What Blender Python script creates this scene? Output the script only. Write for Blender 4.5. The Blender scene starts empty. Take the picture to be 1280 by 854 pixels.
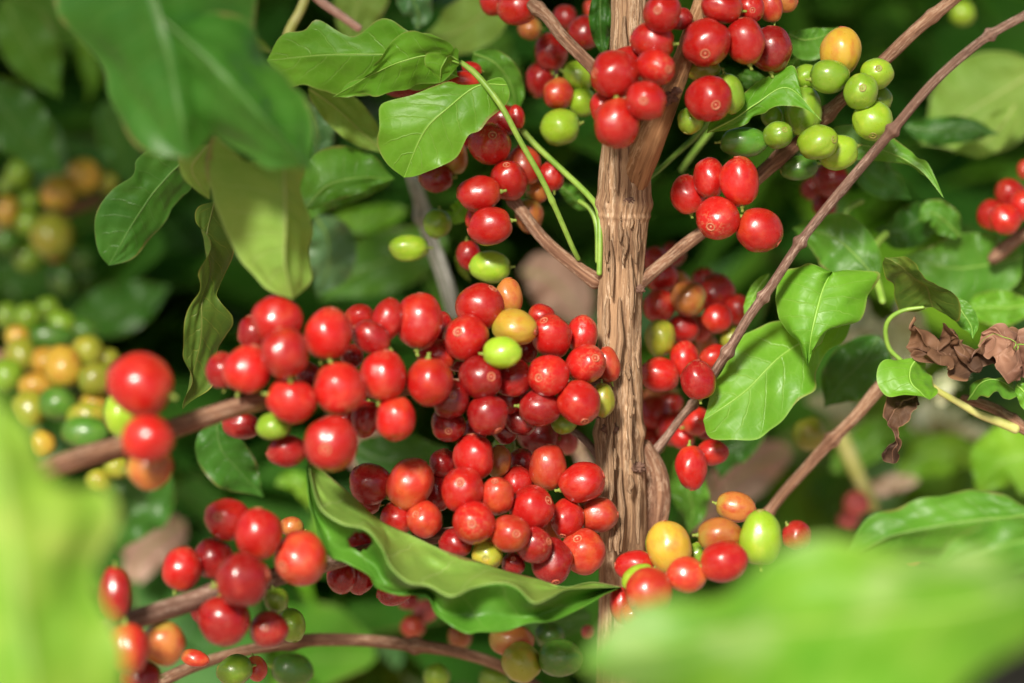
import bpy, bmesh, math, random
import numpy as np
from mathutils import Vector, Matrix, Quaternion
from mathutils import noise as mnoise

# ------------------------------------------------------------------ camera, world, sun, exposure
SC = bpy.context.scene
C = SC.collection
CAM_H, PITCH, LENS, FOC = 1.15, math.radians(17), 100.0, 0.92
FPX = 1280 * LENS / 36.0
cam_d = bpy.data.cameras.new("camera")
cam_d.lens = LENS; cam_d.sensor_width = 36
cam_d.clip_start = 0.02; cam_d.clip_end = 500
cam_d.dof.use_dof = True
cam_d.dof.focus_distance = FOC - 0.006
cam_d.dof.aperture_fstop = 3.7
cam = bpy.data.objects.new("camera", cam_d); C.objects.link(cam)
cam.location = (0, 0, CAM_H)
cam.rotation_euler = (math.radians(90) - PITCH, 0, 0)
SC.camera = cam

SUN_EL, SUN_AZ = math.radians(43), math.radians(-163)   # azimuth clockwise from +Y: behind the camera's left shoulder
w = bpy.data.worlds.new("World"); SC.world = w; w.use_nodes = True
nt = w.node_tree; nt.nodes.clear()
sky = nt.nodes.new('ShaderNodeTexSky'); sky.sky_type = 'NISHITA'; sky.sun_disc = False
sky.sun_elevation = SUN_EL; sky.sun_rotation = SUN_AZ
sky.air_density = 1.2; sky.dust_density = 3.0
bg = nt.nodes.new('ShaderNodeBackground'); bg.inputs[1].default_value = 0.056
out = nt.nodes.new('ShaderNodeOutputWorld')
nt.links.new(sky.outputs[0], bg.inputs[0]); nt.links.new(bg.outputs[0], out.inputs[0])
sun_d = bpy.data.lights.new("sun", 'SUN'); sun_d.energy = 4.0; sun_d.angle = math.radians(10)
sun_d.color = (1.0, 0.93, 0.82)
sun = bpy.data.objects.new("sun", sun_d); C.objects.link(sun)
sd = Vector((math.sin(SUN_AZ) * math.cos(SUN_EL), math.cos(SUN_AZ) * math.cos(SUN_EL), math.sin(SUN_EL)))
sun.location = sd * 5
sun.rotation_euler = (-sd).to_track_quat('-Z', 'Y').to_euler()
SC.view_settings.view_transform = 'Standard'; SC.view_settings.look = 'None'
SC.view_settings.exposure = 0.66; SC.view_settings.gamma = 1
SC.render.engine = 'CYCLES'
SC.cycles.use_denoising = True
SC.cycles.max_bounces = 7; SC.cycles.transmission_bounces = 4; SC.cycles.diffuse_bounces = 4
SC.cycles.glossy_bounces = 3; SC.cycles.sample_clamp_indirect = 4
SC.cycles.caustics_reflective = False; SC.cycles.caustics_refractive = False

CR, CU, CF = Vector((1, 0, 0)), Vector((0, math.sin(PITCH), math.cos(PITCH))), Vector((0, math.cos(PITCH), -math.sin(PITCH)))
CAMP = Vector((0, 0, CAM_H))
def P(px, py, d=0.0):
    """the point in the place at millimetres d beyond the focal plane, seen at photo pixel (px, py)"""
    D = FOC + d * 0.001
    return CAMP + CF * D + CR * ((px - 640) / FPX * D) + CU * ((427 - py) / FPX * D)
def S(r, d=0.0):
    return r / FPX * (FOC + d * 0.001)

# ------------------------------------------------------------------ helpers
def link(o, parent=None):
    C.objects.link(o)
    if parent is not None: o.parent = parent
    return o
def empty(name, loc, label, cat, group=None):
    o = bpy.data.objects.new(name, None); link(o); o.location = loc
    o.empty_display_size = 0.01
    o['label'] = label; o['category'] = cat
    if group: o['group'] = group
    return o
def mesh_obj(name, verts, faces, mat, parent=None, uvs=None, smooth=True, keep=False):
    me = bpy.data.meshes.new(name)
    if parent is not None and not keep:
        off = parent.location
        verts = [Vector(v) - off for v in verts]
    me.from_pydata([tuple(v) for v in verts], [], faces)
    if uvs is not None:
        ul = me.uv_layers.new(name='UVMap')
        li = np.empty(len(me.loops), dtype=np.int32); me.loops.foreach_get('vertex_index', li)
        ul.data.foreach_set('uv', np.asarray(uvs, dtype=np.float32)[li].ravel())
    if smooth: me.polygons.foreach_set('use_smooth', [True] * len(me.polygons))
    me.update()
    if mat: me.materials.append(mat)
    o = bpy.data.objects.new(name, me)
    return link(o, parent)

def catmull(pts, n):
    """resample control rows (any dimension) to n rows evenly by arc length"""
    p = np.asarray(pts, dtype=float)
    if len(p) == 2: p = np.vstack([p[0], (p[0] + p[1]) / 2, p[1]])
    q = np.vstack([2 * p[0] - p[1], p, 2 * p[-1] - p[-2]])
    outp = []
    for i in range(1, len(q) - 2):
        for t in np.linspace(0, 1, 24, endpoint=False):
            a, b, c, d = q[i - 1], q[i], q[i + 1], q[i + 2]
            outp.append(0.5 * ((2 * b) + (c - a) * t + (2 * a - 5 * b + 4 * c - d) * t * t + (3 * b - a - 3 * c + d) * t ** 3))
    outp.append(p[-1]); o = np.array(outp)
    s = np.concatenate([[0], np.cumsum(np.linalg.norm(np.diff(o[:, :2], axis=0), axis=1) + 1e-9)])
    tt = np.linspace(0, s[-1], n)
    return np.stack([np.interp(tt, s, o[:, k]) for k in range(o.shape[1])], axis=1)

# ------------------------------------------------------------------ materials
class NT:
    def __init__(self, name):
        self.m = bpy.data.materials.new(name); self.m.use_nodes = True
        self.t = self.m.node_tree; self.t.nodes.clear()
    def n(self, typ, **kw):
        nd = self.t.nodes.new(typ)
        for k, v in kw.items():
            if k.startswith('i_'):
                nd.inputs[k[2:].replace('_', ' ')].default_value = v
            else: setattr(nd, k, v)
        return nd
    def l(self, a, b): self.t.links.new(a, b)
    def math(self, op, a, b=None, c=None, clamp=False):
        nd = self.t.nodes.new('ShaderNodeMath'); nd.operation = op; nd.use_clamp = clamp
        for i, v in enumerate((a, b, c)):
            if v is None: continue
            if isinstance(v, (int, float)): nd.inputs[i].default_value = v
            else: self.l(v, nd.inputs[i])
        return nd.outputs[0]
    def mix(self, f, a, b):
        nd = self.t.nodes.new('ShaderNodeMix'); nd.data_type = 'RGBA'
        for i, v in ((0, f), (6, a), (7, b)):
            if isinstance(v, (int, float)): nd.inputs[i].default_value = v
            elif isinstance(v, (tuple, list)): nd.inputs[i].default_value = tuple(v)[:3] + (1,)
            else: self.l(v, nd.inputs[i])
        return nd.outputs[2]
    def noise(self, vec, scale, detail=2, rough=0.5, w=None, dist=0.0):
        nd = self.t.nodes.new('ShaderNodeTexNoise'); nd.inputs['Scale'].default_value = scale
        nd.inputs['Detail'].default_value = detail; nd.inputs['Roughness'].default_value = rough
        nd.inputs['Distortion'].default_value = dist
        if w is not None:
            nd.noise_dimensions = '4D'
            if isinstance(w, (int, float)): nd.inputs['W'].default_value = w
            else: self.l(w, nd.inputs['W'])
        if vec is not None: self.l(vec, nd.inputs['Vector'])
        return nd.outputs['Fac']
    def ramp(self, f, lo, hi, a=0.0, b=1.0):
        nd = self.t.nodes.new('ShaderNodeMapRange'); nd.interpolation_type = 'SMOOTHSTEP'
        self.l(f, nd.inputs['Value'])
        nd.inputs['From Min'].default_value = lo; nd.inputs['From Max'].default_value = hi
        nd.inputs['To Min'].default_value = a; nd.inputs['To Max'].default_value = b
        return nd.outputs[0]
    def sep(self, v):
        nd = self.t.nodes.new('ShaderNodeSeparateXYZ'); self.l(v, nd.inputs[0]); return nd.outputs
    def bump(self, h, strength, dist):
        nd = self.t.nodes.new('ShaderNodeBump'); nd.inputs['Strength'].default_value = strength
        nd.inputs['Distance'].default_value = dist; self.l(h, nd.inputs['Height']); return nd.outputs[0]
    def out(self, sh):
        o = self.t.nodes.new('ShaderNodeOutputMaterial'); self.l(sh, o.inputs[0]); return self.m

def mat_fruit(name, c1, c2, c3, rough=0.3, lo=0.5, hi=0.75, endmix=0.6, crack=0.0, sss=0.07):
    """c1 the skin, c2 blotches of it, c3 the tone towards the stalk end"""
    m = NT(name)
    tc = m.n('ShaderNodeTexCoord'); oi = m.n('ShaderNodeObjectInfo')
    rnd = m.math('MULTIPLY', oi.outputs['Random'], 37.0)
    v = tc.outputs['Object']; z = m.sep(v)[2]
    n1 = m.noise(v, 1.5, 3, 0.55, w=rnd)
    col = m.mix(m.ramp(n1, lo, hi), c1, c2)
    n2 = m.noise(v, 0.9, 2, 0.5, w=m.math('ADD', rnd, 9.0))
    e = m.ramp(m.math('ADD', m.math('MULTIPLY', z, -1.0), m.math('MULTIPLY', m.math('SUBTRACT', n2, 0.5), 1.6)), 0.35, 1.1)
    col = m.mix(m.math('MULTIPLY', e, endmix), col, c3)
    # small variation of depth of colour from fruit to fruit
    hs = m.n('ShaderNodeHueSaturation'); m.l(col, hs.inputs['Color'])
    m.l(m.math('ADD', 0.80, m.math('MULTIPLY', oi.outputs['Random'], 0.36)), hs.inputs['Value'])
    col = hs.outputs[0]
    # pale lenticels, fine streaks
    vor = m.n('ShaderNodeTexVoronoi', i_Scale=13.0); m.l(v, vor.inputs['Vector'])
    fl = m.math('MULTIPLY', m.ramp(vor.outputs['Distance'], 0.04, 0.10, 1, 0), 0.16)
    col = m.mix(fl, col, (0.75, 0.45, 0.25))
    # dull bloom
    bl = m.ramp(m.noise(v, 2.2, 5, 0.7, w=m.math('ADD', rnd, 17.0)), 0.45, 0.75)
    col = m.mix(m.math('MULTIPLY', bl, 0.10), col, (0.70, 0.34, 0.24))
    # brown scuffs here and there
    n5 = m.noise(v, 4.5, 5, 0.7, w=m.math('ADD', rnd, 31.0), dist=1.5)
    sc_ = m.math('MULTIPLY', m.ramp(n5, 0.70, 0.76), 0.45)
    col = m.mix(sc_, col, (0.16, 0.05, 0.02))
    if crack > 0:   # corky skin round the navel
        n3 = m.noise(v, 2.6, 5, 0.65, w=rnd)
        on = m.ramp(oi.outputs['Random'], 0.45, 0.75)                       # only some fruit have it
        line = m.ramp(m.math('ABSOLUTE', m.math('SUBTRACT', n3, 0.5)), 0.0, 0.022, 1, 0)
        ck = m.math('MULTIPLY', m.math('MULTIPLY', line, m.ramp(z, 0.45, 0.8)), on)
        ck = m.math('MAXIMUM', ck, m.math('MULTIPLY', m.ramp(m.math('ADD', z, m.math('MULTIPLY', n3, 0.5)), 1.28, 1.33), m.math('MULTIPLY', on, 0.8)))
        col = m.mix(m.math('MULTIPLY', ck, crack), col, (0.60, 0.25, 0.12))
    p = m.n('ShaderNodeBsdfPrincipled'); m.l(col, p.inputs['Base Color'])
    n4 = m.noise(v, 3.0, 3, 0.6)
    m.l(m.ramp(n4, 0.3, 0.7, rough - 0.04, rough + 0.14), p.inputs['Roughness'])
    m.l(m.ramp(m.noise(v, 5.0, 5, 0.7, w=rnd), 0.35, 0.7, 0.5, 0.12), p.inputs['Coat Weight'])
    p.inputs['IOR'].default_value = 1.48
    p.inputs['Coat Weight'].default_value = 0.38; p.inputs['Coat Roughness'].default_value = 0.17; p.inputs['Specular IOR Level'].default_value = 0.5
    if sss:
        p.inputs['Subsurface Weight'].default_value = sss
        p.inputs['Subsurface Radius'].default_value = (1.0, 0.25, 0.12)
        p.inputs['Subsurface Scale'].default_value = 0.0025
    m.l(m.bump(m.math('ADD', m.noise(v, 6, 3, 0.6), m.math('MULTIPLY', m.noise(v, 26, 2, 0.5), 0.15)), 0.35, 0.00022), p.inputs['Normal'])
    return m.out(p.outputs[0])

def mat_leaf(name, c1, c2, vein, nv=8, rough=0.36, trans=0.35, tcol=None, vstr=0.5, patch=(0.35, 0.30, 0.04), pamt=0.25, back=None, spot=0.3, spec=0.5, far=False):
    """c1/c2 blade tones, vein the midrib and side veins, patch the yellowing and, on leaf_front, painted glare"""
    m = NT(name)
    tc = m.n('ShaderNodeTexCoord'); oi = m.n('ShaderNodeObjectInfo')
    rnd = m.math('MULTIPLY', oi.outputs['Random'], 23.0)
    uv = tc.outputs['UV']; ob = tc.outputs['Object']
    s = m.sep(uv); u = s[0]; av = m.math('ABSOLUTE', m.math('SUBTRACT', m.math('MULTIPLY', s[1], 2.0), 1.0))
    n1 = m.noise(ob, 34, 3, 0.55, w=rnd)
    col = m.mix(m.ramp(n1, 0.36, 0.66), c1, c2)
    n2 = m.noise(ob, 20, 4, 0.6, w=m.math('ADD', rnd, 5.0))
    col = m.mix(m.math('MULTIPLY', m.ramp(n2, 0.56, 0.76), pamt), col, patch)
    ph = m.math('SUBTRACT', m.math('MULTIPLY', u, float(nv)), m.math('MULTIPLY', m.math('POWER', av, 1.25), 1.15))
    ph = m.math('ADD', ph, m.math('MULTIPLY', m.math('GREATER_THAN', s[1], 0.5), 0.42))
    ph = m.math('ADD', ph, m.math('MULTIPLY', m.math('SUBTRACT', m.noise(uv, 5, 2), 0.5), 0.5))
    fr = m.math('ABSOLUTE', m.math('SUBTRACT', m.math('FRACT', ph), 0.5))
    side = m.ramp(fr, 0.0, 0.05, 1, 0)
    side = m.math('MULTIPLY', side, m.ramp(av, 0.55, 0.97, 1, 0.15))
    mid = m.ramp(av, 0.0, 0.045, 1, 0)
    net = m.n('ShaderNodeTexVoronoi', i_Scale=260.0, feature='DISTANCE_TO_EDGE'); m.l(ob, net.inputs['Vector'])
    netm = m.ramp(net.outputs['Distance'], 0.0, 0.14, 1, 0)
    vm = m.math('MAXIMUM', m.math('MULTIPLY', side, 0.6), m.math('MAXIMUM', mid, m.math('MULTIPLY', netm, 0.10)))
    col = m.mix(m.math('MULTIPLY', vm, vstr), col, vein)
    n3 = m.noise(ob, 60, 4, 0.7, w=m.math('ADD', rnd, 11.0))
    col = m.mix(m.math('MULTIPLY', m.ramp(n3, 0.71, 0.77), spot), col, (0.14, 0.05, 0.02))
    eb = m.math('MULTIPLY', m.ramp(m.math('ADD', av, m.math('MULTIPLY', m.noise(ob, 45, 4, 0.65, w=rnd), 0.55)), 1.24, 1.30), min(0.85, spot * 2.2))
    col = m.mix(eb, col, (0.22, 0.11, 0.045))
    edge = m.math('MULTIPLY', m.ramp(av, 0.93, 1.0), 0.4)
    col = m.mix(edge, col, vein)
    if back:
        g = m.n('ShaderNodeNewGeometry')
        cb = m.mix(m.ramp(n1, 0.36, 0.66), back[0], back[1])
        cb = m.mix(m.math('MULTIPLY', vm, 0.5), cb, vein)
        cb = m.mix(m.math('MULTIPLY', m.ramp(n2, 0.6, 0.8), 0.25), cb, (0.22, 0.12, 0.03))
        col = m.mix(g.outputs['Backfacing'], col, cb)
    p = m.n('ShaderNodeBsdfPrincipled'); m.l(col, p.inputs['Base Color'])
    m.l(m.ramp(m.noise(ob, 70, 3), 0.3, 0.7, rough + 0.02, rough + 0.16), p.inputs['Roughness'])
    p.inputs['Specular IOR Level'].default_value = spec * 0.62
    if not far:
        h = m.math('ADD', m.math('MULTIPLY', vm, -1.0), m.math('MULTIPLY', m.noise(ob, 150, 3, 0.6), 0.5))
        m.l(m.bump(h, 0.5, 0.0005), p.inputs['Normal'])
    tr = m.n('ShaderNodeBsdfTranslucent')
    if tcol: m.l(m.mix(0.65, col, tcol), tr.inputs['Color'])
    else: m.l(m.mix(0.5, col, (0.35, 0.6, 0.04)), tr.inputs['Color'])
    mx = m.n('ShaderNodeMixShader'); mx.inputs[0].default_value = trans
    m.l(p.outputs[0], mx.inputs[1]); m.l(tr.outputs[0], mx.inputs[2])
    return m.out(mx.outputs[0])

def mat_bark(name, c1, c2, c3, su=3.0, sv=26.0, rough=0.8, bstr=0.8, bd=0.0012, lo=0.42, hi=0.62):
    """uv: u round the stem, v along it in centimetres"""
    m = NT(name); tc = m.n('ShaderNodeTexCoord')
    s = m.sep(tc.outputs['UV'])
    a = m.math('MULTIPLY', s[0], 2 * math.pi)
    cb = m.n('ShaderNodeCombineXYZ')
    m.l(m.math('MULTIPLY', m.math('COSINE', a), su), cb.inputs[0]); m.l(m.math('MULTIPLY', m.math('SINE', a), su), cb.inputs[1])
    m.l(m.math('MULTIPLY', s[1], 0.22), cb.inputs[2])
    fib = m.noise(cb.outputs[0], 2.2, 6, 0.62, dist=0.4)
    cb2 = m.n('ShaderNodeCombineXYZ')
    m.l(m.math('MULTIPLY', m.math('COSINE', a), su), cb2.inputs[0]); m.l(m.math('MULTIPLY', m.math('SINE', a), su), cb2.inputs[1])
    m.l(m.math('MULTIPLY', s[1], 0.75), cb2.inputs[2])
    fine = m.noise(cb2.outputs[0], 4.5, 6, 0.7, dist=0.5)
    blot = m.noise(tc.outputs['Object'], sv * 4, 4, 0.6)
    col = m.mix(m.ramp(fib, lo, hi), c1, c2)
    col = m.mix(m.math('MULTIPLY', m.math('MULTIPLY', m.ramp(fine, 0.46, 0.58), 0.9), m.ramp(m.noise(cb.outputs[0], 1.1, 3, 0.5), 0.42, 0.58)), col, c3)
    col = m.mix(m.math('MULTIPLY', m.ramp(blot, 0.55, 0.72), 0.5), col, c1)
    dk = m.math('MULTIPLY', m.ramp(m.math('ABSOLUTE', m.math('SUBTRACT', fib, 0.47)), 0.0, 0.016, 1, 0), m.ramp(blot, 0.4, 0.6))
    col = m.mix(m.math('MULTIPLY', dk, 0.6), col, tuple(x * 0.3 for x in c1))
    p = m.n('ShaderNodeBsdfPrincipled'); m.l(col, p.inputs['Base Color']); p.inputs['Roughness'].default_value = rough
    p.inputs['Specular IOR Level'].default_value = 0.3
    h = m.math('ADD', fib, m.math('ADD', m.math('MULTIPLY', fine, 0.5), m.math('MULTIPLY', dk, -0.3)))
    m.l(m.bump(h, bstr, bd), p.inputs['Normal'])
    return m.out(p.outputs[0])

def mat_plain(name, c1, c2, scale=200, rough=0.6, bd=0.0002, trans=0.0):
    m = NT(name); tc = m.n('ShaderNodeTexCoord')
    n1 = m.noise(tc.outputs['Object'], scale, 4, 0.6)
    p = m.n('ShaderNodeBsdfPrincipled'); m.l(m.mix(m.ramp(n1, 0.35, 0.65), c1, c2), p.inputs['Base Color'])
    p.inputs['Roughness'].default_value = rough
    m.l(m.bump(n1, 0.6, bd), p.inputs['Normal'])
    if trans:
        tr = m.n('ShaderNodeBsdfTranslucent'); tr.inputs[0].default_value = tuple(c2) + (1,)
        mx = m.n('ShaderNodeMixShader'); mx.inputs[0].default_value = trans
        m.l(p.outputs[0], mx.inputs[1]); m.l(tr.outputs[0], mx.inputs[2]); return m.out(mx.outputs[0])
    return m.out(p.outputs[0])

FR = {
 'R': mat_fruit('ripe_red_skin', (0.42, 0.009, 0.007), (0.49, 0.028, 0.011), (0.55, 0.09, 0.022), endmix=0.45, crack=0.6, rough=0.27),
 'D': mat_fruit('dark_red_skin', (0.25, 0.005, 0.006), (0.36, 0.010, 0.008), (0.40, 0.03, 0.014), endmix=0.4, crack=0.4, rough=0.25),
 'O': mat_fruit('orange_red_skin', (0.45, 0.026, 0.012), (0.50, 0.075, 0.022), (0.48, 0.17, 0.035), lo=0.42, hi=0.7, endmix=0.75, crack=0.4),
 'T': mat_fruit('turning_skin', (0.44, 0.15, 0.03), (0.38, 0.06, 0.02), (0.34, 0.26, 0.04), lo=0.45, hi=0.7, endmix=0.9),
 'Y': mat_fruit('yellow_skin', (0.54, 0.34, 0.035), (0.52, 0.20, 0.03), (0.40, 0.38, 0.04), lo=0.45, hi=0.75, endmix=0.8),
 'G': mat_fruit('green_skin', (0.19, 0.34, 0.020), (0.27, 0.42, 0.03), (0.12, 0.26, 0.015), endmix=0.6, sss=0.08),
 'B': mat_fruit('lime_skin', (0.27, 0.44, 0.022), (0.38, 0.50, 0.04), (0.20, 0.36, 0.02), endmix=0.6, sss=0.08),
 'L': mat_fruit('olive_skin', (0.30, 0.32, 0.025), (0.42, 0.28, 0.03), (0.20, 0.28, 0.02), endmix=0.7, sss=0.08),
 'F': mat_fruit('dark_green_skin', (0.07, 0.20, 0.018), (0.10, 0.26, 0.02), (0.05, 0.14, 0.01), endmix=0.6, sss=0.08),
 'P': mat_fruit('pinkish_skin', (0.62, 0.10, 0.10), (0.66, 0.20, 0.14), (0.5, 0.2, 0.1), endmix=0.4),
}
def mat_navel(name, cork, skin):
    m = NT(name); tc = m.n('ShaderNodeTexCoord'); s = m.sep(tc.outputs['Object'])
    r = m.math('SQRT', m.math('ADD', m.math('MULTIPLY', s[0], s[0]), m.math('MULTIPLY', s[1], s[1])))
    nz = m.noise(tc.outputs['Object'], 9, 3, 0.6)
    r = m.math('ADD', r, m.math('MULTIPLY', m.math('SUBTRACT', nz, 0.5), 0.06))
    f = m.math('MAXIMUM', m.ramp(m.math('ABSOLUTE', m.math('SUBTRACT', r, 0.175)), 0.012, 0.04, 1, 0), m.ramp(r, 0.03, 0.07, 1, 0))
    p = m.n('ShaderNodeBsdfPrincipled'); m.l(m.mix(m.math('MULTIPLY', f, 0.8), skin, cork), p.inputs['Base Color'])
    p.inputs['Roughness'].default_value = 0.5
    return m.out(p.outputs[0])
M_NAVEL = mat_navel('navel_cork', (0.55, 0.24, 0.12), (0.34, 0.03, 0.015))
M_NAVELG = mat_navel('navel_cork_green', (0.36, 0.24, 0.08), (0.20, 0.26, 0.03))
M_STALK = mat_plain('stalk_green', (0.16, 0.24, 0.03), (0.30, 0.36, 0.06), 300, 0.5)
M_STEM = mat_plain('petiole_green', (0.18, 0.34, 0.04), (0.28, 0.44, 0.07), 150, 0.45)
M_STEMY = mat_plain('petiole_yellow', (0.42, 0.44, 0.10), (0.52, 0.50, 0.18), 150, 0.5)

LF = {
 'bright': mat_leaf('leaf_bright', (0.105, 0.30, 0.018), (0.155, 0.38, 0.026), (0.34, 0.54, 0.12), nv=8, trans=0.30, vstr=0.55, pamt=0.12, rough=0.34),
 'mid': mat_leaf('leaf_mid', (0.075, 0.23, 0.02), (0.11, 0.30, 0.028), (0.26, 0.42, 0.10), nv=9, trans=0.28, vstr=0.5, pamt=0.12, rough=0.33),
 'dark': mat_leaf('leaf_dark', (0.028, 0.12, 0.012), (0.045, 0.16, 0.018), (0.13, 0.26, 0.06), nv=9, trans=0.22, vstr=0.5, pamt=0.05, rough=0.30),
 'under': mat_leaf('leaf_underside', (0.22, 0.40, 0.06), (0.29, 0.46, 0.08), (0.46, 0.60, 0.20), nv=9, trans=0.34, vstr=0.7, pamt=0.3, patch=(0.42, 0.42, 0.12), rough=0.5, spot=0.5),
 'yellow': mat_leaf('leaf_yellowish', (0.24, 0.40, 0.035), (0.32, 0.45, 0.05), (0.5, 0.55, 0.16), nv=8, trans=0.38, pamt=0.6, patch=(0.52, 0.46, 0.07), rough=0.42),
 'front': mat_leaf('leaf_front', (0.09, 0.32, 0.018), (0.20, 0.44, 0.04), (0.46, 0.60, 0.16), nv=7, trans=0.35, pamt=0.8, patch=(0.46, 0.60, 0.26), rough=0.36, spot=0.0, far=True),  # pale patch tone paints glare on this leaf
 'curl': mat_leaf('leaf_curled', (0.05, 0.19, 0.018), (0.085, 0.25, 0.025), (0.24, 0.38, 0.08), nv=9, trans=0.25, pamt=0.1, rough=0.30,
                  back=((0.27, 0.38, 0.05), (0.36, 0.43, 0.08))),
 'olive': mat_leaf('leaf_olive', (0.055, 0.12, 0.016), (0.09, 0.16, 0.022), (0.45, 0.42, 0.07), nv=10, trans=0.2, pamt=0.3, vstr=0.4, rough=0.4),
 'dry': mat_leaf('leaf_dry_pale', (0.42, 0.27, 0.20), (0.56, 0.40, 0.32), (0.6, 0.45, 0.35), trans=0.1, tcol=(0.5, 0.3, 0.2), far=True, spot=0.3, pamt=0.3, patch=(0.6, 0.5, 0.3), rough=0.7, spec=0.2),
 'pale': mat_leaf('light_spot_tone', (0.62, 0.66, 0.40), (0.72, 0.74, 0.58), (0.7, 0.7, 0.5), trans=0.25, tcol=(0.7, 0.7, 0.4), far=True, spot=0.0, rough=0.5),  # pale tone paints bright spots of the background
 'front2': mat_leaf('leaf_front_yellowing', (0.17, 0.40, 0.03), (0.32, 0.52, 0.06), (0.5, 0.6, 0.16), nv=7, trans=0.35, pamt=1.0, patch=(0.66, 0.60, 0.18), rough=0.42, spot=0.0, far=True),
 'dead': mat_leaf('leaf_dead', (0.035, 0.020, 0.014), (0.17, 0.085, 0.045), (0.30, 0.18, 0.11), nv=9, trans=0.04, tcol=(0.3, 0.12, 0.04), pamt=0.5, patch=(0.40, 0.22, 0.13), rough=0.55, spec=0.3),
 'dead2': mat_leaf('leaf_dead_reddish', (0.12, 0.05, 0.032), (0.36, 0.19, 0.12), (0.45, 0.27, 0.18), nv=9, trans=0.06, tcol=(0.4, 0.15, 0.06), pamt=0.5, patch=(0.48, 0.30, 0.2), rough=0.5, spec=0.5),
 'farbright': mat_leaf('leaf_far_bright', (0.16, 0.42, 0.02), (0.24, 0.50, 0.03), (0.3, 0.5, 0.1), trans=0.38, far=True, spot=0),
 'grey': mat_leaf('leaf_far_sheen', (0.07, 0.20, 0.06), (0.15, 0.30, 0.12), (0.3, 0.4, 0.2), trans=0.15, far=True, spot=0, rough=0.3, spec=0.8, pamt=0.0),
}
BK = {
 'trunk': mat_bark('trunk_bark', (0.20, 0.11, 0.06), (0.43, 0.26, 0.145), (0.66, 0.48, 0.32), su=2.8, lo=.36, hi=.54, sv=9, bstr=0.8, bd=0.0010),
 'shoot': mat_bark('shoot_bark', (0.28, 0.14, 0.06), (0.42, 0.22, 0.10), (0.55, 0.34, 0.19), su=1.3, bd=0.0006),
 'branch': mat_bark('branch_bark', (0.18, 0.085, 0.05), (0.29, 0.155, 0.09), (0.42, 0.28, 0.19), su=1.0, bd=0.0005),
 'twig': mat_bark('twig_bark', (0.14, 0.075, 0.052), (0.24, 0.14, 0.10), (0.38, 0.27, 0.21), su=0.9, bd=0.0005, hi=0.7),
 'pink': mat_bark('pink_bark', (0.40, 0.20, 0.15), (0.52, 0.30, 0.24), (0.6, 0.4, 0.34), su=0.9, bd=0.0003),
 'pale': mat_bark('pale_bark', (0.16, 0.17, 0.12), (0.42, 0.42, 0.38), (0.7, 0.7, 0.66), su=0.9, bd=0.0003),
}

# ------------------------------------------------------------------ tubes
def tube(name, pts, mat, parent=None, seg=20, step=1.6, rough=0.05, nodes=(), seed=0, cap=True, ridges=0.0):
    """pts rows: photo x, photo y, depth mm, radius px ; ends tapered closed. nodes: parameter 0-1, swell"""
    L = sum(math.dist(pts[i][:2], pts[i + 1][:2]) for i in range(len(pts) - 1))
    n = max(6, int(L / step))
    c = catmull(pts, n)
    W = [P(r[0], r[1], r[2]) for r in c]; R = [S(r[3], r[2]) for r in c]
    vs, fs, uv = [], [], []
    up = Vector((0.3, -0.9, 0.2)); dist = 0.0
    for i in range(n):
        t = (W[min(i + 1, n - 1)] - W[max(i - 1, 0)]).normalized()
        a = (up - t * up.dot(t)).normalized(); b = t.cross(a)
        if i: dist += (W[i] - W[i - 1]).length * 100
        k = i / (n - 1)
        sw = 1.0
        for nd in nodes:
            sw += nd[1] * math.exp(-((k - nd[0]) * L / (nd[2] if len(nd) > 2 else 5.0)) ** 2)
        e = 1.0
        if cap: e = min(1.0, math.sqrt(max(0.0, 1 - (1 - min(i, n - 1 - i) * step / (c[i][3] * 0.8 + 1e-6)) ** 2)) if min(i, n - 1 - i) * step < c[i][3] * 0.8 else 1.0)
        for j in range(seg + 1):
            th = 2 * math.pi * j / seg
            ca, sa = math.cos(th), math.sin(th)
            q = Vector((ca * 1.7 + seed, sa * 1.7, dist * 0.35))
            f = 1 + rough * 2.0 * mnoise.noise(q) + rough * mnoise.noise(q * 3.1)
            if ridges:
                rr = mnoise.noise(Vector((ca * 2.1 + seed, sa * 2.1, dist * 0.13 + 0.3 * mnoise.noise(Vector((ca, sa, dist * .4))))))
                r2 = mnoise.noise(Vector((ca * 7.5 + seed, sa * 7.5, dist * 0.35 + 4)))
                gate = 0.5 + 0.9 * mnoise.noise(Vector((ca * 1.2 + seed, sa * 1.2, dist * 0.5 + 9)))
                f += ridges * ((1 - 2.6 * abs(rr)) * 0.55 + 0.5 * r2 * max(0.1, gate))
            vs.append(W[i] + (a * ca + b * sa) * (R[i] * f * sw * max(e, 0.02)))
            uv.append((j / seg, dist))
    for i in range(n - 1):
        for j in range(seg):
            q = i * (seg + 1) + j
            fs.append((q, q + 1, q + seg + 2, q + seg + 1))
    return mesh_obj(name, vs, fs, mat, parent, uv)

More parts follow.
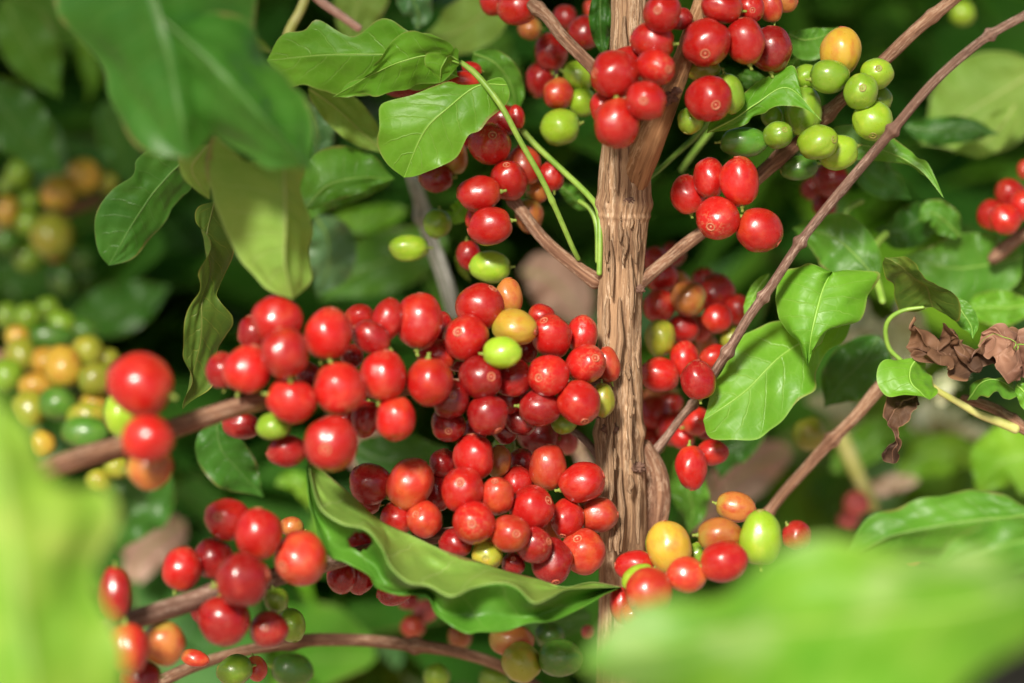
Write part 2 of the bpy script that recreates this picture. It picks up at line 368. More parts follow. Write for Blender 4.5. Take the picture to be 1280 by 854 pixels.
# ------------------------------------------------------------------ leaves
def prof(t, W, tip=0.25):
    return W * (math.sin(math.pi * min(1, t ** 0.85)) ** 0.75) * (1 if t < 1 - tip else (0.35 + 0.65 * ((1 - t) / tip)) )
def leaf_surface(Lp, Mp, Rp, nu, nvh, wave=0.0, freq=3.0, quilt=0.0, nveins=8, cup=0.0, phase=0.0, wl=1.0, wr=1.0, seed=0, crumple=0.0):
    Lc, Mc, Rc = catmull(Lp, nu), catmull(Mp, nu), catmull(Rp, nu)
    nv = 2 * nvh + 1
    base = np.zeros((nu, nv, 3))
    for i in range(nu):
        for j in range(nv):
            a = (j - nvh) / nvh
            E = Lc[i] if a < 0 else Rc[i]; k = abs(a)
            q = Mc[i] + (E - Mc[i]) * k
            d = q[2] + cup * k * (1 - k) * 4
            base[i, j] = P(q[0], q[1], d)
    du = np.gradient(base, axis=0); dv = np.gradient(base, axis=1)
    N = np.cross(du, dv); ln = np.linalg.norm(N, axis=2, keepdims=True); N = N / np.maximum(ln, 1e-12)
    bad = (ln[..., 0] < 1e-12); N[bad] = -np.array(CF)
    for i in range(nu):
        u = i / (nu - 1); fade = min(1, 6 * u, 6 * (1 - u))
        for j in range(nv):
            a = (j - nvh) / nvh; k = abs(a); sgn = -1 if a < 0 else 1
            wv = wl if a < 0 else wr
            ph = 2 * math.pi * freq * u + phase + (1.3 if a < 0 else 0)
            off = wave * wv * k ** 2.2 * (0.5 * math.sin(ph + 2.5 * mnoise.noise(Vector((u * 2.5, seed * 1.7, sgn)))) + 1.5 * mnoise.noise(Vector((u * freq * 2.1 + seed * 3.1, sgn * 2.0, seed)))) * fade
            vph = u * nveins - (k ** 1.25) * 1.15 + (0.42 if a > 0 else 0)
            off += 0.5 * quilt * abs(math.sin(math.pi * (vph - 0.5))) ** 0.7 * min(1, k * 4) * (1 - k * 0.5) * fade
            off += wave * 0.35 * mnoise.noise(Vector((u * 5 + seed, a * 3, seed))) * fade
            if crumple:
                q_ = Vector(base[i, j]) * 130 + Vector((seed, 0, 0))
                o3 = Vector((mnoise.noise(q_), mnoise.noise(q_ + Vector((9, 3, 1))), mnoise.noise(q_ + Vector((2, 7, 5))))) + 0.5 * Vector((mnoise.noise(q_ * 2.3), mnoise.noise(q_ * 2.3 + Vector((4, 4, 4))), mnoise.noise(q_ * 2.3 + Vector((8, 1, 2)))))
                base[i, j] += np.array(o3) * crumple * 0.001 * fade
            base[i, j] += N[i, j] * off * 0.001
    return base
def leaf(label, Mp, Lp=None, Rp=None, mat='bright', wL=30, wR=30, tL=0, tR=0, wave=1.5, freq=3, quilt=0.5, nveins=8,
         cup=0, phase=0, nu=60, nvh=12, petiole=None, rib=1.3, group=None, wl=1, wr=1, seed=0, name='coffee_leaf', cat='leaf',
         parts=True, hole=None, tip=0.25, ribmat=None, thick=0.0, crumple=0.0):
    m = catmull(Mp, 24)
    if Lp is None or Rp is None:
        tan = np.gradient(m[:, :2], axis=0); tan /= np.maximum(np.linalg.norm(tan, axis=1, keepdims=True), 1e-9)
        nrm = np.stack([tan[:, 1], -tan[:, 0]], axis=1)   # left of travel on the picture
        ts = np.linspace(0, 1, 24)
        def side(sg, W, T):
            r = []
            for i, t in enumerate(ts):
                wv = prof(t, W, tip); k = wv / max(W, 1e-6)
                r.append((m[i, 0] + sg * nrm[i, 0] * wv, m[i, 1] + sg * nrm[i, 1] * wv, m[i, 2] + T * k))
            return r
        if Lp is None: Lp = side(1, wL, tL)
        if Rp is None: Rp = side(-1, wR, tR)
    base = leaf_surface(Lp, Mp, Rp, nu, nvh, wave, freq, quilt, nveins, cup, phase, wl, wr, seed, crumple)
    nv = 2 * nvh + 1
    vs = [Vector(p) for p in base.reshape(-1, 3)]
    uv = [(i / (nu - 1), j / (nv - 1)) for i in range(nu) for j in range(nv)]
    fs = []
    hc = None
    for i in range(nu - 1):
        for j in range(nv - 1):
            if hole:
                u, a = (i + .5) / (nu - 1), (j + .5) / (nv - 1)
                if ((u - hole[0]) / hole[2]) ** 2 + ((a - hole[1]) / hole[3]) ** 2 < 1: continue
            q = i * nv + j; fs.append((q, q + 1, q + nv + 1, q + nv))
    root = empty(name, P(*Mp[0]), label, cat, group)
    mt = LF[mat]
    if thick:
        pass
    b = mesh_obj('blade', vs, fs, mt, root, uv)
    if parts:
        # midrib: a tapered ridge lying in the blade
        mv, mf = [], []
        k = 0
        for i in range(nu):
            c = Vector(base[i, nvh]); t = Vector(base[min(i + 1, nu - 1), nvh]) - Vector(base[max(i - 1, 0), nvh])
            if t.length < 1e-9: t = Vector((0, 0, 1))
            t.normalize(); sx = Vector(base[i, nvh + 1]) - Vector(base[i, nvh - 1])
            sx -= t * sx.dot(t)
            if sx.length < 1e-9: sx = CR.copy()
            sx.normalize(); n_ = t.cross(sx)
            r = S(rib, Mp[0][2]) * (1 - 0.8 * i / (nu - 1))
            for q in range(6):
                th = q / 6 * 2 * math.pi
                mv.append(c + sx * math.cos(th) * r + n_ * math.sin(th) * r * 0.7)
        for i in range(nu - 1):
            for q in range(6):
                mf.append((i * 6 + q, i * 6 + (q + 1) % 6, (i + 1) * 6 + (q + 1) % 6, (i + 1) * 6 + q))
        mesh_obj('midrib', mv, mf, ribmat or M_RIB.get(mat, M_STEM), root)
    if petiole:
        tube('petiole', [petiole[0] if len(petiole[0]) == 4 else (*petiole[0], 2.2)] + [p if len(p) == 4 else (*p, 2.2) for p in petiole[1:]], M_STEM, root, seg=10, step=3)
    return root
M_RIB = {
 'bright': mat_plain('rib_bright', (0.24, 0.46, 0.06), (0.30, 0.52, 0.09), 150, 0.45),
 'mid': mat_plain('rib_mid', (0.20, 0.38, 0.06), (0.26, 0.44, 0.08), 150, 0.45),
 'dark': mat_plain('rib_dark', (0.09, 0.20, 0.04), (0.12, 0.25, 0.05), 150, 0.45),
 'under': mat_plain('rib_under', (0.38, 0.48, 0.12), (0.45, 0.54, 0.16), 150, 0.45),
 'yellow': mat_plain('rib_yellow', (0.42, 0.52, 0.12), (0.48, 0.56, 0.16), 150, 0.45),
 'front': mat_plain('rib_front', (0.38, 0.56, 0.12), (0.44, 0.6, 0.14), 150, 0.45),
 'curl': mat_plain('rib_curl', (0.26, 0.38, 0.08), (0.3, 0.42, 0.1), 150, 0.45),
 'olive': mat_plain('rib_olive', (0.14, 0.18, 0.03), (0.18, 0.22, 0.04), 150, 0.45),
 'dead': mat_plain('rib_dead', (0.16, 0.08, 0.05), (0.24, 0.12, 0.07), 150, 0.6),
}

# ------------------------------------------------------------------ fruit meshes (unit size, +Z is the navel end)
def fruit_mesh(kind, var):
    nm = 'fruit'
    me = bpy.data.meshes.new(nm)
    seg, ring = 44, 30
    vs = [(0, 0, -1)]; fs = []
    for i in range(1, ring):
        ph = math.pi * i / ring
        for j in range(seg):
            th = 2 * math.pi * j / seg
            x, y, z = math.sin(ph) * math.cos(th), math.sin(ph) * math.sin(th), -math.cos(ph)
            f = 1 + 0.085 * mnoise.noise(Vector((x * 1.2 + var * 7, y * 1.2, z * 1.2))) + 0.014 * mnoise.noise(Vector((x * 4, y * 4 + var, z * 4)))
            f -= 0.028 * math.exp(-(y / 0.12) ** 2) * (1 - abs(z) ** 3)            # the seam between the two seeds
            rr = math.hypot(x, y)
            if z > 0: f -= 0.05 * math.exp(-(rr / 0.26) ** 2)                        # dimple at the navel
            else: f -= 0.06 * math.exp(-(rr / 0.22) ** 2)
            # slightly egg shaped
            s = 1 + 0.05 * z * (1 if var % 2 else -1)
            vs.append((x * f * s, y * f * s, z * f))
    top = len(vs); vs.append((0, 0, 0.95))
    vs[0] = (0, 0, -0.94)
    for j in range(seg): fs.append((0, 1 + (j + 1) % seg, 1 + j))
    for i in range(ring - 2):
        for j in range(seg):
            a = 1 + i * seg + j; b = 1 + i * seg + (j + 1) % seg
            fs.append((a, b, b + seg, a + seg))
    o = 1 + (ring - 2) * seg
    for j in range(seg): fs.append((o + j, o + (j + 1) % seg, top))
    me.from_pydata(vs, [], fs)
    me.polygons.foreach_set('use_smooth', [True] * len(me.polygons)); me.update()
    me.materials.append(FR[kind])
    return me
def ring_mesh():
    bm = bmesh.new()
    rings = [(0.20, 0.93), (0.215, 0.975), (0.18, 0.995), (0.15, 0.975), (0.12, 0.955), (0.065, 0.958), (0.045, 0.99), (0.0, 1.0)]
    prev = None
    for k, (r, z) in enumerate(rings):
        if r == 0:
            c = bm.verts.new((0, 0, z))
            for j in range(20): bm.faces.new((prev[j], prev[(j + 1) % 20], c))
            break
        cur = [bm.verts.new((r * (1 + 0.08 * mnoise.noise(Vector((math.cos(2*math.pi*j/20)*2, math.sin(2*math.pi*j/20)*2, k)))) * math.cos(2 * math.pi * j / 20), r * math.sin(2 * math.pi * j / 20), z)) for j in range(20)]
        if prev:
            for j in range(20): bm.faces.new((prev[j], prev[(j + 1) % 20], cur[(j + 1) % 20], cur[j]))
        prev = cur
    me = bpy.data.meshes.new('navel'); bm.to_mesh(me); bm.free()
    me.polygons.foreach_set('use_smooth', [True] * len(me.polygons)); return me
def stalk_mesh():
    vs, fs = [], []
    rows = [(-0.86, 0.15, 0, 0), (-0.97, 0.15, 0, 0), (-1.05, 0.10, 0.01, 0), (-1.08, 0.075, 0.02, 0.02), (-1.14, 0.085, 0.04, 0.03), (-1.2, 0.09, 0.05, 0.04), (-1.22, 0.03, 0.05, 0.04)]
    for z, r, ox, oy in rows:
        for j in range(10):
            th = 2 * math.pi * j / 10; vs.append((ox + r * math.cos(th), oy + r * math.sin(th), z))
    for i in range(len(rows) - 1):
        for j in range(10):
            fs.append((i * 10 + j, (i + 1) * 10 + j, (i + 1) * 10 + (j + 1) % 10, i * 10 + (j + 1) % 10))
    me = bpy.data.meshes.new('stalk'); me.from_pydata(vs, [], fs)
    me.polygons.foreach_set('use_smooth', [True] * len(me.polygons)); me.update(); me.materials.append(M_STALK); return me
FM = {}
NAV = ring_mesh(); NAV.materials.append(M_NAVEL)
NAVG = NAV.copy(); NAVG.materials.clear(); NAVG.materials.append(M_NAVELG)
STK = stalk_mesh()

def settle(items):
    """push overlapping fruit of one cluster apart in depth, keeping what is in front in front"""
    n = len(items); d = np.array([float(c['d']) for c in items]); d0 = d.copy()
    R = [S(0.5 * (c['rx'] + c['ry']), c['d']) * 1000 for c in items]
    for it in range(140):
        mv = np.zeros(n)
        for i in range(n):
            for j in range(i + 1, n):
                k = (FOC + d[i] * .001) / FPX * 1000
                s = math.hypot(items[i]['x'] - items[j]['x'], items[i]['y'] - items[j]['y']) * k
                rr = (R[i] + R[j]) * 0.97
                if s < rr:
                    need = math.sqrt(rr * rr - s * s); cur = d[j] - d[i]
                    sg = 1 if d0[j] >= d0[i] else -1
                    if sg * cur < need:
                        q = (need - sg * cur) * 0.28 * sg
                        mv[i] -= q; mv[j] += q
        d += mv + (d0 - d) * 0.01
    for i, c in enumerate(items): c['d2'] = d[i]

CHERRIES = []
def cluster(phrase, group, rows, parts=True, stalks=True, base=0, hub=None):
    items = []
    for r in rows:
        x, y, rx, ry, d, kind, ori, lab = r
        items.append(dict(x=x, y=y, rx=rx, ry=ry, d=d + base, kind=kind, ori=ori, lab=lab))
    settle(items)
    for n, c in enumerate(items):
        rnd = random.Random(int(c['x'] * 31 + c['y'] * 7))
        d = c['d2']; k = (FOC + d * .001) / (FOC + c['d'] * .001) if False else 1.0
        q10 = 1.05 if d < -42 else 1.10; c['rx'] *= q10; c['ry'] *= q10
        mj, mn = max(c['rx'], c['ry']), min(c['rx'], c['ry'])
        sx, sy = S(c['rx'], d), S(c['ry'], d)
        loc = P(c['x'], c['y'], d)
        toC = (CAMP - loc).normalized()
        nav = False; ori = c['ori']
        if isinstance(ori, tuple):            # navel seen at this fraction of the radius from the centre (picture right, up)
            nx, ny = ori; nav = True
            q = min(0.96, math.hypot(nx, ny)); 
            nz = math.sqrt(1 - q * q)
            ax = (CR * nx + CU * ny + toC * nz).normalized()
            sin2 = q * q
            a = S(mn, d); M_ = S(mj, d)
            c2 = (M_ * M_ - a * a * (1 - sin2)) / max(sin2, 0.25)
            cc = min(max(math.sqrt(max(c2, a * a)), a * 1.02), a * 1.22)
            if mj / mn < 1.12: cc = (a + M_) / 2 * 1.02; a = (a + M_) / 2
        else:
            if ori is None:
                ang = (0 if c['rx'] >= c['ry'] else 90) + rnd.uniform(-15, 15)
                if mj / mn < 1.06: ang = rnd.uniform(0, 180)
                if hub:                                # the navel end points away from the branch
                    hx, hy = hub(c['x']) if callable(hub) else hub
                    vx, vy = c['x'] - hx, -(c['y'] - hy)
                    if math.cos(math.radians(ang)) * vx + math.sin(math.radians(ang)) * vy < 0: ang += 180
                    if mj / mn < 1.06: ang = math.degrees(math.atan2(vy, vx)) + rnd.uniform(-25, 25)
            else:
                ang = ori
                if hub:
                    hx, hy = hub(c['x']) if callable(hub) else hub
                    if math.cos(math.radians(ang)) * (c['x'] - hx) - math.sin(math.radians(ang)) * (c['y'] - hy) < 0: ang += 180
            tl = math.radians(rnd.uniform(-6, 7))
            ax = (CR * math.cos(math.radians(ang)) + CU * math.sin(math.radians(ang))) * math.cos(tl) + toC * math.sin(tl)
            a = S(mn, d); cc = S(mj, d) * 1.0
            ax.normalize()
        root = empty('coffee_cherry', loc, (c['lab'] + ' ' + phrase).strip(), 'coffee cherry', group)
        q = ax.to_track_quat('Z', 'Y') @ Quaternion((0, 0, 1), rnd.uniform(0, 6.28))
        root.rotation_mode = 'QUATERNION'; root.rotation_quaternion = q
        root.scale = (a * rnd.uniform(1.0, 1.05), a * rnd.uniform(0.93, 0.99), cc)
        kd = c['kind']; var = rnd.randrange(3)
        if (kd, var) not in FM: FM[(kd, var)] = fruit_mesh(kd, var)
        f = bpy.data.objects.new('fruit', FM[(kd, var)]); link(f, root)
        if parts:
            nvo = bpy.data.objects.new('navel', NAVG if kd in 'GBLF' else NAV); link(nvo, root)
            if stalks:
                s_ = bpy.data.objects.new('stalk', STK); link(s_, root)
        CHERRIES.append(root)
# ------------------------------------------------------------------ ground and sky-lit setting
def mat_ground():
    m = NT('leaf_litter_ground'); tc = m.n('ShaderNodeTexCoord'); v = tc.outputs['Object']
    n1 = m.noise(v, 2.2, 5, 0.6); n2 = m.noise(v, 9, 5, 0.65); vo = m.n('ShaderNodeTexVoronoi', i_Scale=14.0); m.l(v, vo.inputs['Vector'])
    col = m.mix(m.ramp(n1, 0.35, 0.65), (0.20, 0.12, 0.085), (0.42, 0.30, 0.24))
    col = m.mix(m.ramp(n2, 0.45, 0.62), col, (0.56, 0.44, 0.36))
    col = m.mix(m.math('MULTIPLY', m.ramp(m.sep(vo.outputs['Color'])[0], 0.55, 0.6), 0.6), col, (0.30, 0.15, 0.09))
    p = m.n('ShaderNodeBsdfPrincipled'); m.l(col, p.inputs['Base Color']); p.inputs['Roughness'].default_value = 0.9
    m.l(m.bump(m.math('ADD', n2, vo.outputs['Distance']), 0.8, 0.03), p.inputs['Normal'])
    return m.out(p.outputs[0])
gv, gf = [], []
G = 60
xs = [math.copysign(abs(t) ** 3 * 150, t) for t in np.linspace(-1, 1, G)]
for i in range(G):
    for j in range(G):
        x, y = xs[j], xs[i] + 3
        h = 0.10 * mnoise.noise(Vector((x * 0.6, y * 0.6, 0))) + 0.03 * mnoise.noise(Vector((x * 2.5, y * 2.5, 3)))
        gv.append((x, y, h if abs(x) < 40 else 0))
for i in range(G - 1):
    for j in range(G - 1):
        a = i * G + j; gf.append((a, a + 1, a + G + 1, a + G))
g = mesh_obj('ground', gv, gf, mat_ground(), smooth=True); g['kind'] = 'structure'

# the mass of shrubs behind (nobody could count its leaves)
def foliage(name, spec, mats, seed, leafmat_w=None):
    rnd = random.Random(seed); vs, fs, mi, uv = [], [], [], []
    for (x0, x1, y0, y1, d0, d1, n, size, wts) in spec:
        for _ in range(n):
            d = rnd.uniform(d0, d1); px, py = rnd.uniform(x0, x1), rnd.uniform(y0, y1)
            c = P(px, py, d); s = size * rnd.uniform(0.6, 1.25)
            az = rnd.uniform(0, 2 * math.pi); el = rnd.uniform(-1.0, 0.35)
            ax = Vector((math.cos(az) * math.cos(el), math.sin(az) * math.cos(el), math.sin(el)))
            up = Vector((rnd.gauss(0, .45), rnd.gauss(0, .45) - .15, 1)).normalized()
            sd_ = ax.cross(up).normalized(); nn = sd_.cross(ax)
            k = rnd.choices(range(len(mats)), wts)[0]
            b0 = len(vs); droop = rnd.uniform(0.1, 0.45); fold = rnd.uniform(0.02, .16)
            rows = 6
            for i in range(rows):
                t = i / (rows - 1); wv = s * 0.24 * (math.sin(math.pi * min(1, (t * 0.94 + 0.03) ** 0.85)) ** 0.8)
                cc = c + ax * (s * (t - .5)) - nn * (s * droop * (t - .3) ** 2)
                wob = s * 0.02 * math.sin(t * 9 + az)
                for j, a in enumerate((-1, 0, 1)):
                    vs.append(cc + sd_ * (a * wv) + nn * (abs(a) * fold * s * .5 + a * wob)); uv.append((t, (a + 1) / 2))
            for i in range(rows - 1):
                for j in range(2):
                    q = b0 + i * 3 + j; fs.append((q, q + 1, q + 4, q + 3)); mi.append(k)
    o = mesh_obj(name, vs, fs, None, None, uv)
    for mt in mats: o.data.materials.append(mt)
    o.data.polygons.foreach_set('material_index', mi); o.data.update()
    return o
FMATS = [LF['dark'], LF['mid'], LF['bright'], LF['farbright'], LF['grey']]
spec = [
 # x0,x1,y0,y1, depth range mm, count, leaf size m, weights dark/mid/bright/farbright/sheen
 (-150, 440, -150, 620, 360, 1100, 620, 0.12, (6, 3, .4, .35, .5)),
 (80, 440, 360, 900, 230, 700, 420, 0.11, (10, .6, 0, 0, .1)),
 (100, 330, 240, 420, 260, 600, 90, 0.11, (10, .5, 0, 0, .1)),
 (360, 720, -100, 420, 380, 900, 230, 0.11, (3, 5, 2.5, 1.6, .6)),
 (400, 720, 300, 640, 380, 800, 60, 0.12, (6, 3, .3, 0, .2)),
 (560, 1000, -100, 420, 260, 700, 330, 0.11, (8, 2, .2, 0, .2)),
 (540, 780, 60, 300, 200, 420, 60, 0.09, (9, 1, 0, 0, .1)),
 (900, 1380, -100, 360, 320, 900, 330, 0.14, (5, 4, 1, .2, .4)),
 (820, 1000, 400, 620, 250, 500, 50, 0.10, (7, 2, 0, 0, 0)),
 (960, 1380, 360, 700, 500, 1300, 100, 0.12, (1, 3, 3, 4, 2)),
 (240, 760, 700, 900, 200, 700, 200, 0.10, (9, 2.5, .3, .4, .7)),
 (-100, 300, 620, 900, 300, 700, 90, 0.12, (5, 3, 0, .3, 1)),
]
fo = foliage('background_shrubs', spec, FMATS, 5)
fo['kind'] = 'stuff'; fo['label'] = 'out of focus mass of coffee foliage behind the fruiting plant'; fo['category'] = 'foliage'
# the shrubs go on further back; an unseen canopy is added to shade them
rnd = random.Random(11)
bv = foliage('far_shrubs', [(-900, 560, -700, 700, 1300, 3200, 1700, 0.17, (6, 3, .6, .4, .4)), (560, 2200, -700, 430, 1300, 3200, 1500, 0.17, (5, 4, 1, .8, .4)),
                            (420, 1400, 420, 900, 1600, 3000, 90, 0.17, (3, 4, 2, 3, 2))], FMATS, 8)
bv['kind'] = 'stuff'; bv['label'] = 'distant blurred coffee shrubs filling the background'; bv['category'] = 'foliage'
def canopy(name, n, seed):  # leaves out of view, added to keep the sun off the background
    rnd = random.Random(seed); vs, fs, mi, uv = [], [], [], []
    for _ in range(n):
        c = Vector((rnd.uniform(-1.6, 1.6), rnd.uniform(0.06, 3.6), rnd.uniform(1.85, 2.2))); s = 0.2 * rnd.uniform(.7, 1.2)
        az = rnd.uniform(0, 6.28); ax = Vector((math.cos(az), math.sin(az), rnd.uniform(-.5, .1))).normalized()
        sd_ = ax.cross(Vector((rnd.gauss(0, .3), rnd.gauss(0, .3), 1))).normalized(); b0 = len(vs)
        for i in range(5):
            t = i / 4; wv = s * .24 * math.sin(math.pi * (t * .94 + .03)) ** .8
            for a in (-1, 0, 1):
                vs.append(c + ax * (s * t) + sd_ * (a * wv) + Vector((0, 0, -s * .3 * t * t + abs(a) * .01))); uv.append((t, (a + 1) / 2))
        for i in range(4):
            for j in range(2):
                q = b0 + i * 3 + j; fs.append((q, q + 1, q + 4, q + 3)); mi.append(rnd.randrange(2))
    o = mesh_obj(name, vs, fs, None, None, uv); o.data.materials.append(LF['dark']); o.data.materials.append(LF['mid'])
    o.data.polygons.foreach_set('material_index', mi); o['kind'] = 'stuff'
    o['label'] = 'unseen leaf canopy added overhead to shade the background'; o['category'] = 'foliage'
canopy('shade_canopy', 2300, 4)

# ------------------------------------------------------------------ the coffee tree: trunk, shoot and branches
tree = empty('coffee_tree', P(776, 900, 30), 'upright coffee trunk with peeling tan bark and side branches', 'tree')
tube('trunk', [(786, -60, -6, 22), (786, 20, -5, 21), (784, 90, -3, 23), (782, 190, 0, 29), (780, 255, 2, 31), (777, 320, 4, 27), (774, 400, 6, 27), (775, 480, 8, 27), (775, 560, 12, 29),
               (778, 640, 16, 31), (776, 700, 20, 28), (774, 780, 26, 25), (770, 880, 34, 24), (766, 940, 40, 24)],
     BK['trunk'], tree, seg=120, step=1.0, rough=0.035, ridges=0.085, nodes=((0.315, .10, 9), (0.60, .12, 10), (0.33, .05, 3)), cap=False, seed=3)
tube('shoot', [(892, -50, -14, 13), (880, 0, -14, 12.5), (862, 50, -13, 12), (845, 100, -12, 13), (826, 145, -10, 16), (808, 185, -7, 19), (792, 225, -2, 19), (783, 260, 4, 14)],
     BK['shoot'], tree, seg=40, step=1.5, rough=0.04, ridges=0.06, nodes=((0.42, .15, 9),), cap=False, seed=5)
tube('lower_stem', [(802, 552, 12, 9), (818, 590, 18, 15), (821, 628, 20, 16), (811, 680, 22, 15), (798, 735, 26, 12)], BK['branch'], tree, seg=36, ridges=0.12, seed=9)
BR = [
 ('branch', [(660, 2, 12, 7.5), (683, 20, 10, 8), (705, 48, 7, 8.3), (741, 84, 2, 9), (765, 108, -2, 11)], ((0.1, .35, 6), (0.86, .2, 8)), 'branch'),
 ('branch', [(628, 236, 22, 6), (650, 262, 18, 7.5), (680, 300, 12, 8), (718, 332, 8, 8.5), (752, 356, 5, 12)], ((0.12, .3, 7),), 'branch'),
 ('branch', [(796, 356, 4, 10), (822, 335, 8, 8), (855, 308, 12, 8), (890, 280, 15, 8), (925, 243, 14, 8), (960, 210, 13, 9), (990, 185, 12, 8.5), (1030, 146, 10, 8.8), (1068, 110, 8, 7.5), (1110, 71, 6, 7.8), (1150, 33, 4, 8), (1200, -8, 2, 8), (1240, -50, 0, 8)],
  ((0.40, .35, 9), (0.53, .35, 9), (0.66, .2, 7), (0.83, .22, 7)), 'branch'),
 ('branch', [(762, 480, 2, 12), (735, 487, 0, 10), (680, 480, -4, 9), (600, 482, -14, 9.5), (520, 484, -26, 10), (430, 488, -38, 10.5), (330, 502, -52, 11.5), (280, 514, -62, 12), (232, 530, -70, 12.5), (190, 545, -78, 12.5), (150, 559, -86, 13), (110, 570, -94, 13.5), (78, 580, -100, 13.5), (30, 596, -108, 14), (-60, 610, -120, 14)],
  ((0.675, .25, 9), (0.32, .1, 9)), 'branch'),
 ('branch', [(764, 640, 14, 12), (730, 655, 8, 9), (660, 660, 4, 8.5), (560, 668, -6, 9), (460, 690, -20, 10), (380, 712, -34, 11), (320, 728, -42, 12), (262, 744, -52, 12.5), (215, 760, -60, 13), (160, 777, -70, 13), (100, 800, -80, 13), (20, 830, -95, 14), (-60, 850, -100, 14)],
  ((0.60, .15, 9),), 'twig'),
 ('branch', [(796, 590, 16, 10), (812, 572, 17, 7), (832, 548, 18, 5.5), (850, 524, 19, 5), (866, 506, 18, 5.5), (874, 496, 17, 4)], ((0.9, .4, 5), (0.1, .3, 6)), 'twig'),
 ('branch', [(752, 575, 12, 7), (742, 562, 14, 5), (725, 545, 16, 4.5), (700, 528, 18, 4.5)], (), 'twig'),
]
for nm, pts, nd, mt in BR:
    tube(nm, pts, BK[mt], tree, seg=28, step=1.8, rough=0.05, ridges=0.035, nodes=nd, seed=len(pts) + pts[0][0] * .1)
# bark strips peeling off the trunk
def bark_strip(x, y0, y1, d, w_, sd_):
    pts = []
    rr = random.Random(sd_); n = 26; vs, fs, uv = [], [], []
    for i in range(n):
        t = i / (n - 1); y = y0 + (y1 - y0) * t; lift = -1.2 * (abs(t - .4) ** 2) * 2 
        wv = 0.62 * w_ * (math.sin(math.pi * t) ** .8 + 0.02) * (1 + .35 * mnoise.noise(Vector((t * 6, sd_, 0))))
        xx = x + 3 * mnoise.noise(Vector((t * 3, sd_ * 1.7, 1)))
        for j, a in enumerate((-1, -.33, .33, 1)):
            vs.append(P(xx + a * wv, y, d + lift + abs(a) * 0.9)); uv.append((0.1 * j + sd_ * .13, y / 39.))
    for i in range(n - 1):
        for j in range(3):
            q = i * 4 + j; fs.append((q, q + 1, q + 5, q + 4))
    o = mesh_obj('bark_strip', vs, fs, BK['trunk'], tree, uv)
    md = o.modifiers.new('thickness', 'SOLIDIFY'); md.thickness = 0.0003
for i, a in enumerate([(764, 300, 372, -4.6, 4), (789, 318, 400, -4.4, 4), (775, 372, 470, -4.3, 5), (795, 262, 330, -4.6, 3.5), (764, 540, 640, -1.0, 5), (788, 470, 575, -1.2, 5),
                       (776, 585, 690, 3, 6), (798, 600, 680, 3, 4), (757, 430, 520, -1.0, 4), (771, 150, 240, -8.6, 4), (792, 690, 800, 14, 5), (764, 680, 790, 16, 5), (781, 20, 90, -12, 4)]):
    bark_strip(*a, i + 1)
rf = random.Random(77)
for i in range(34):
    y = rf.uniform(200, 780); cx = 777 + rf.uniform(-21, 21)
    off = abs(cx - 777) / 28.0
    bark_strip(cx, y, y + rf.uniform(18, 50), -7.2 * math.sqrt(max(0, 1 - off * off)) + 2.2 + (y - 300) * .018, rf.uniform(2.5, 5), 100 + i)
# rough scars where old fruit stalks sat
for (x, y, d, r, k) in [(785, 251, -6, 7, 1), (800, 362, -2, 6, 2), (762, 536, 2, 9, 3), (755, 516, 4, 9, 4), (798, 585, 6, 8, 5), (838, 122, -20, 8, 6), (845, 114, -22, 6, 7), (832, 128, -20, 6, 8)]:
    bm = bmesh.new(); bmesh.ops.create_icosphere(bm, subdivisions=4, radius=1)
    for v in bm.verts:
        f = 1 + .55 * mnoise.noise(v.co * 2.4 + Vector((k, 0, 0))) + .3 * mnoise.noise(v.co * 6 + Vector((k, 3, 0)))
        v.co = v.co * f
    me = bpy.data.meshes.new('bud_scar'); bm.to_mesh(me); bm.free(); me.materials.append(BK['twig'])
    me.polygons.foreach_set('use_smooth', [True] * len(me.polygons))
    o = bpy.data.objects.new('bud_scar', me); link(o, tree)
    o.location = P(x, y, d) - tree.location; s = S(r); o.scale = (s, s * .6, s * .8)

# separate twigs and stems whose joint with the tree the photo does not show
def stem(name, label, cat, pts, mt, nodes=(), group=None, **k):
    o = tube(name, pts, mt, None, nodes=nodes, **k)
    o['label'] = label; o['category'] = cat
    if group: o['group'] = group
    return o
stem('twig', 'thin grey brown twig crossing diagonally in front of the right branches', 'twig',
     [(1310, 4, -30, 5.5), (1280, 20, -29, 5.5), (1230, 49, -27, 5.6), (1170, 100, -24, 5.8), (1114, 165, -20, 6), (1060, 228, -17, 6), (1005, 296, -13, 5.8), (964, 358, -9, 6), (935, 398, -6, 6), (916, 430, -4, 6.2), (893, 466, 0, 5.6), (880, 492, 4, 4.6)],
     BK['twig'], nodes=((0.125, .75, 5), (0.385, .7, 5.5), (0.66, .75, 5.5), (0.785, .55, 5), (0.91, .6, 6)), step=1.3, seg=24, ridges=0.05)
stem('twig', 'reddish brown twig rising behind the lower right leaves', 'twig',
     [(1108, 478, 30, 9), (1095, 490, 32, 8.5), (1068, 522, 34, 7.5), (1035, 555, 36, 7.5), (1005, 588, 38, 6.8), (979, 617, 40, 6.8), (958, 645, 42, 6), (948, 664, 42, 5)],
     BK['branch'], nodes=((0.40, .45, 7), (0.9, .3, 7)), seg=20)
stem('twig', 'brown twig under the dark leaf at the right edge', 'twig',
     [(1200, 498, 20, 6), (1222, 503, 18, 6.5), (1245, 512, 16, 7), (1262, 524, 14, 8), (1290, 540, 12, 8.5), (1330, 556, 12, 9)], BK['branch'], nodes=((0.5, .3, 7),), seg=18)
stem('leaf_stem', 'green to tan stem running under the small curled leaf at right', 'leaf stem',
     [(1150, 470, 6, 4), (1172, 488, 8, 4), (1198, 503, 10, 4.4), (1222, 517, 11, 5), (1250, 528, 12, 6), (1275, 538, 12, 7)], M_STEMY, seg=14)
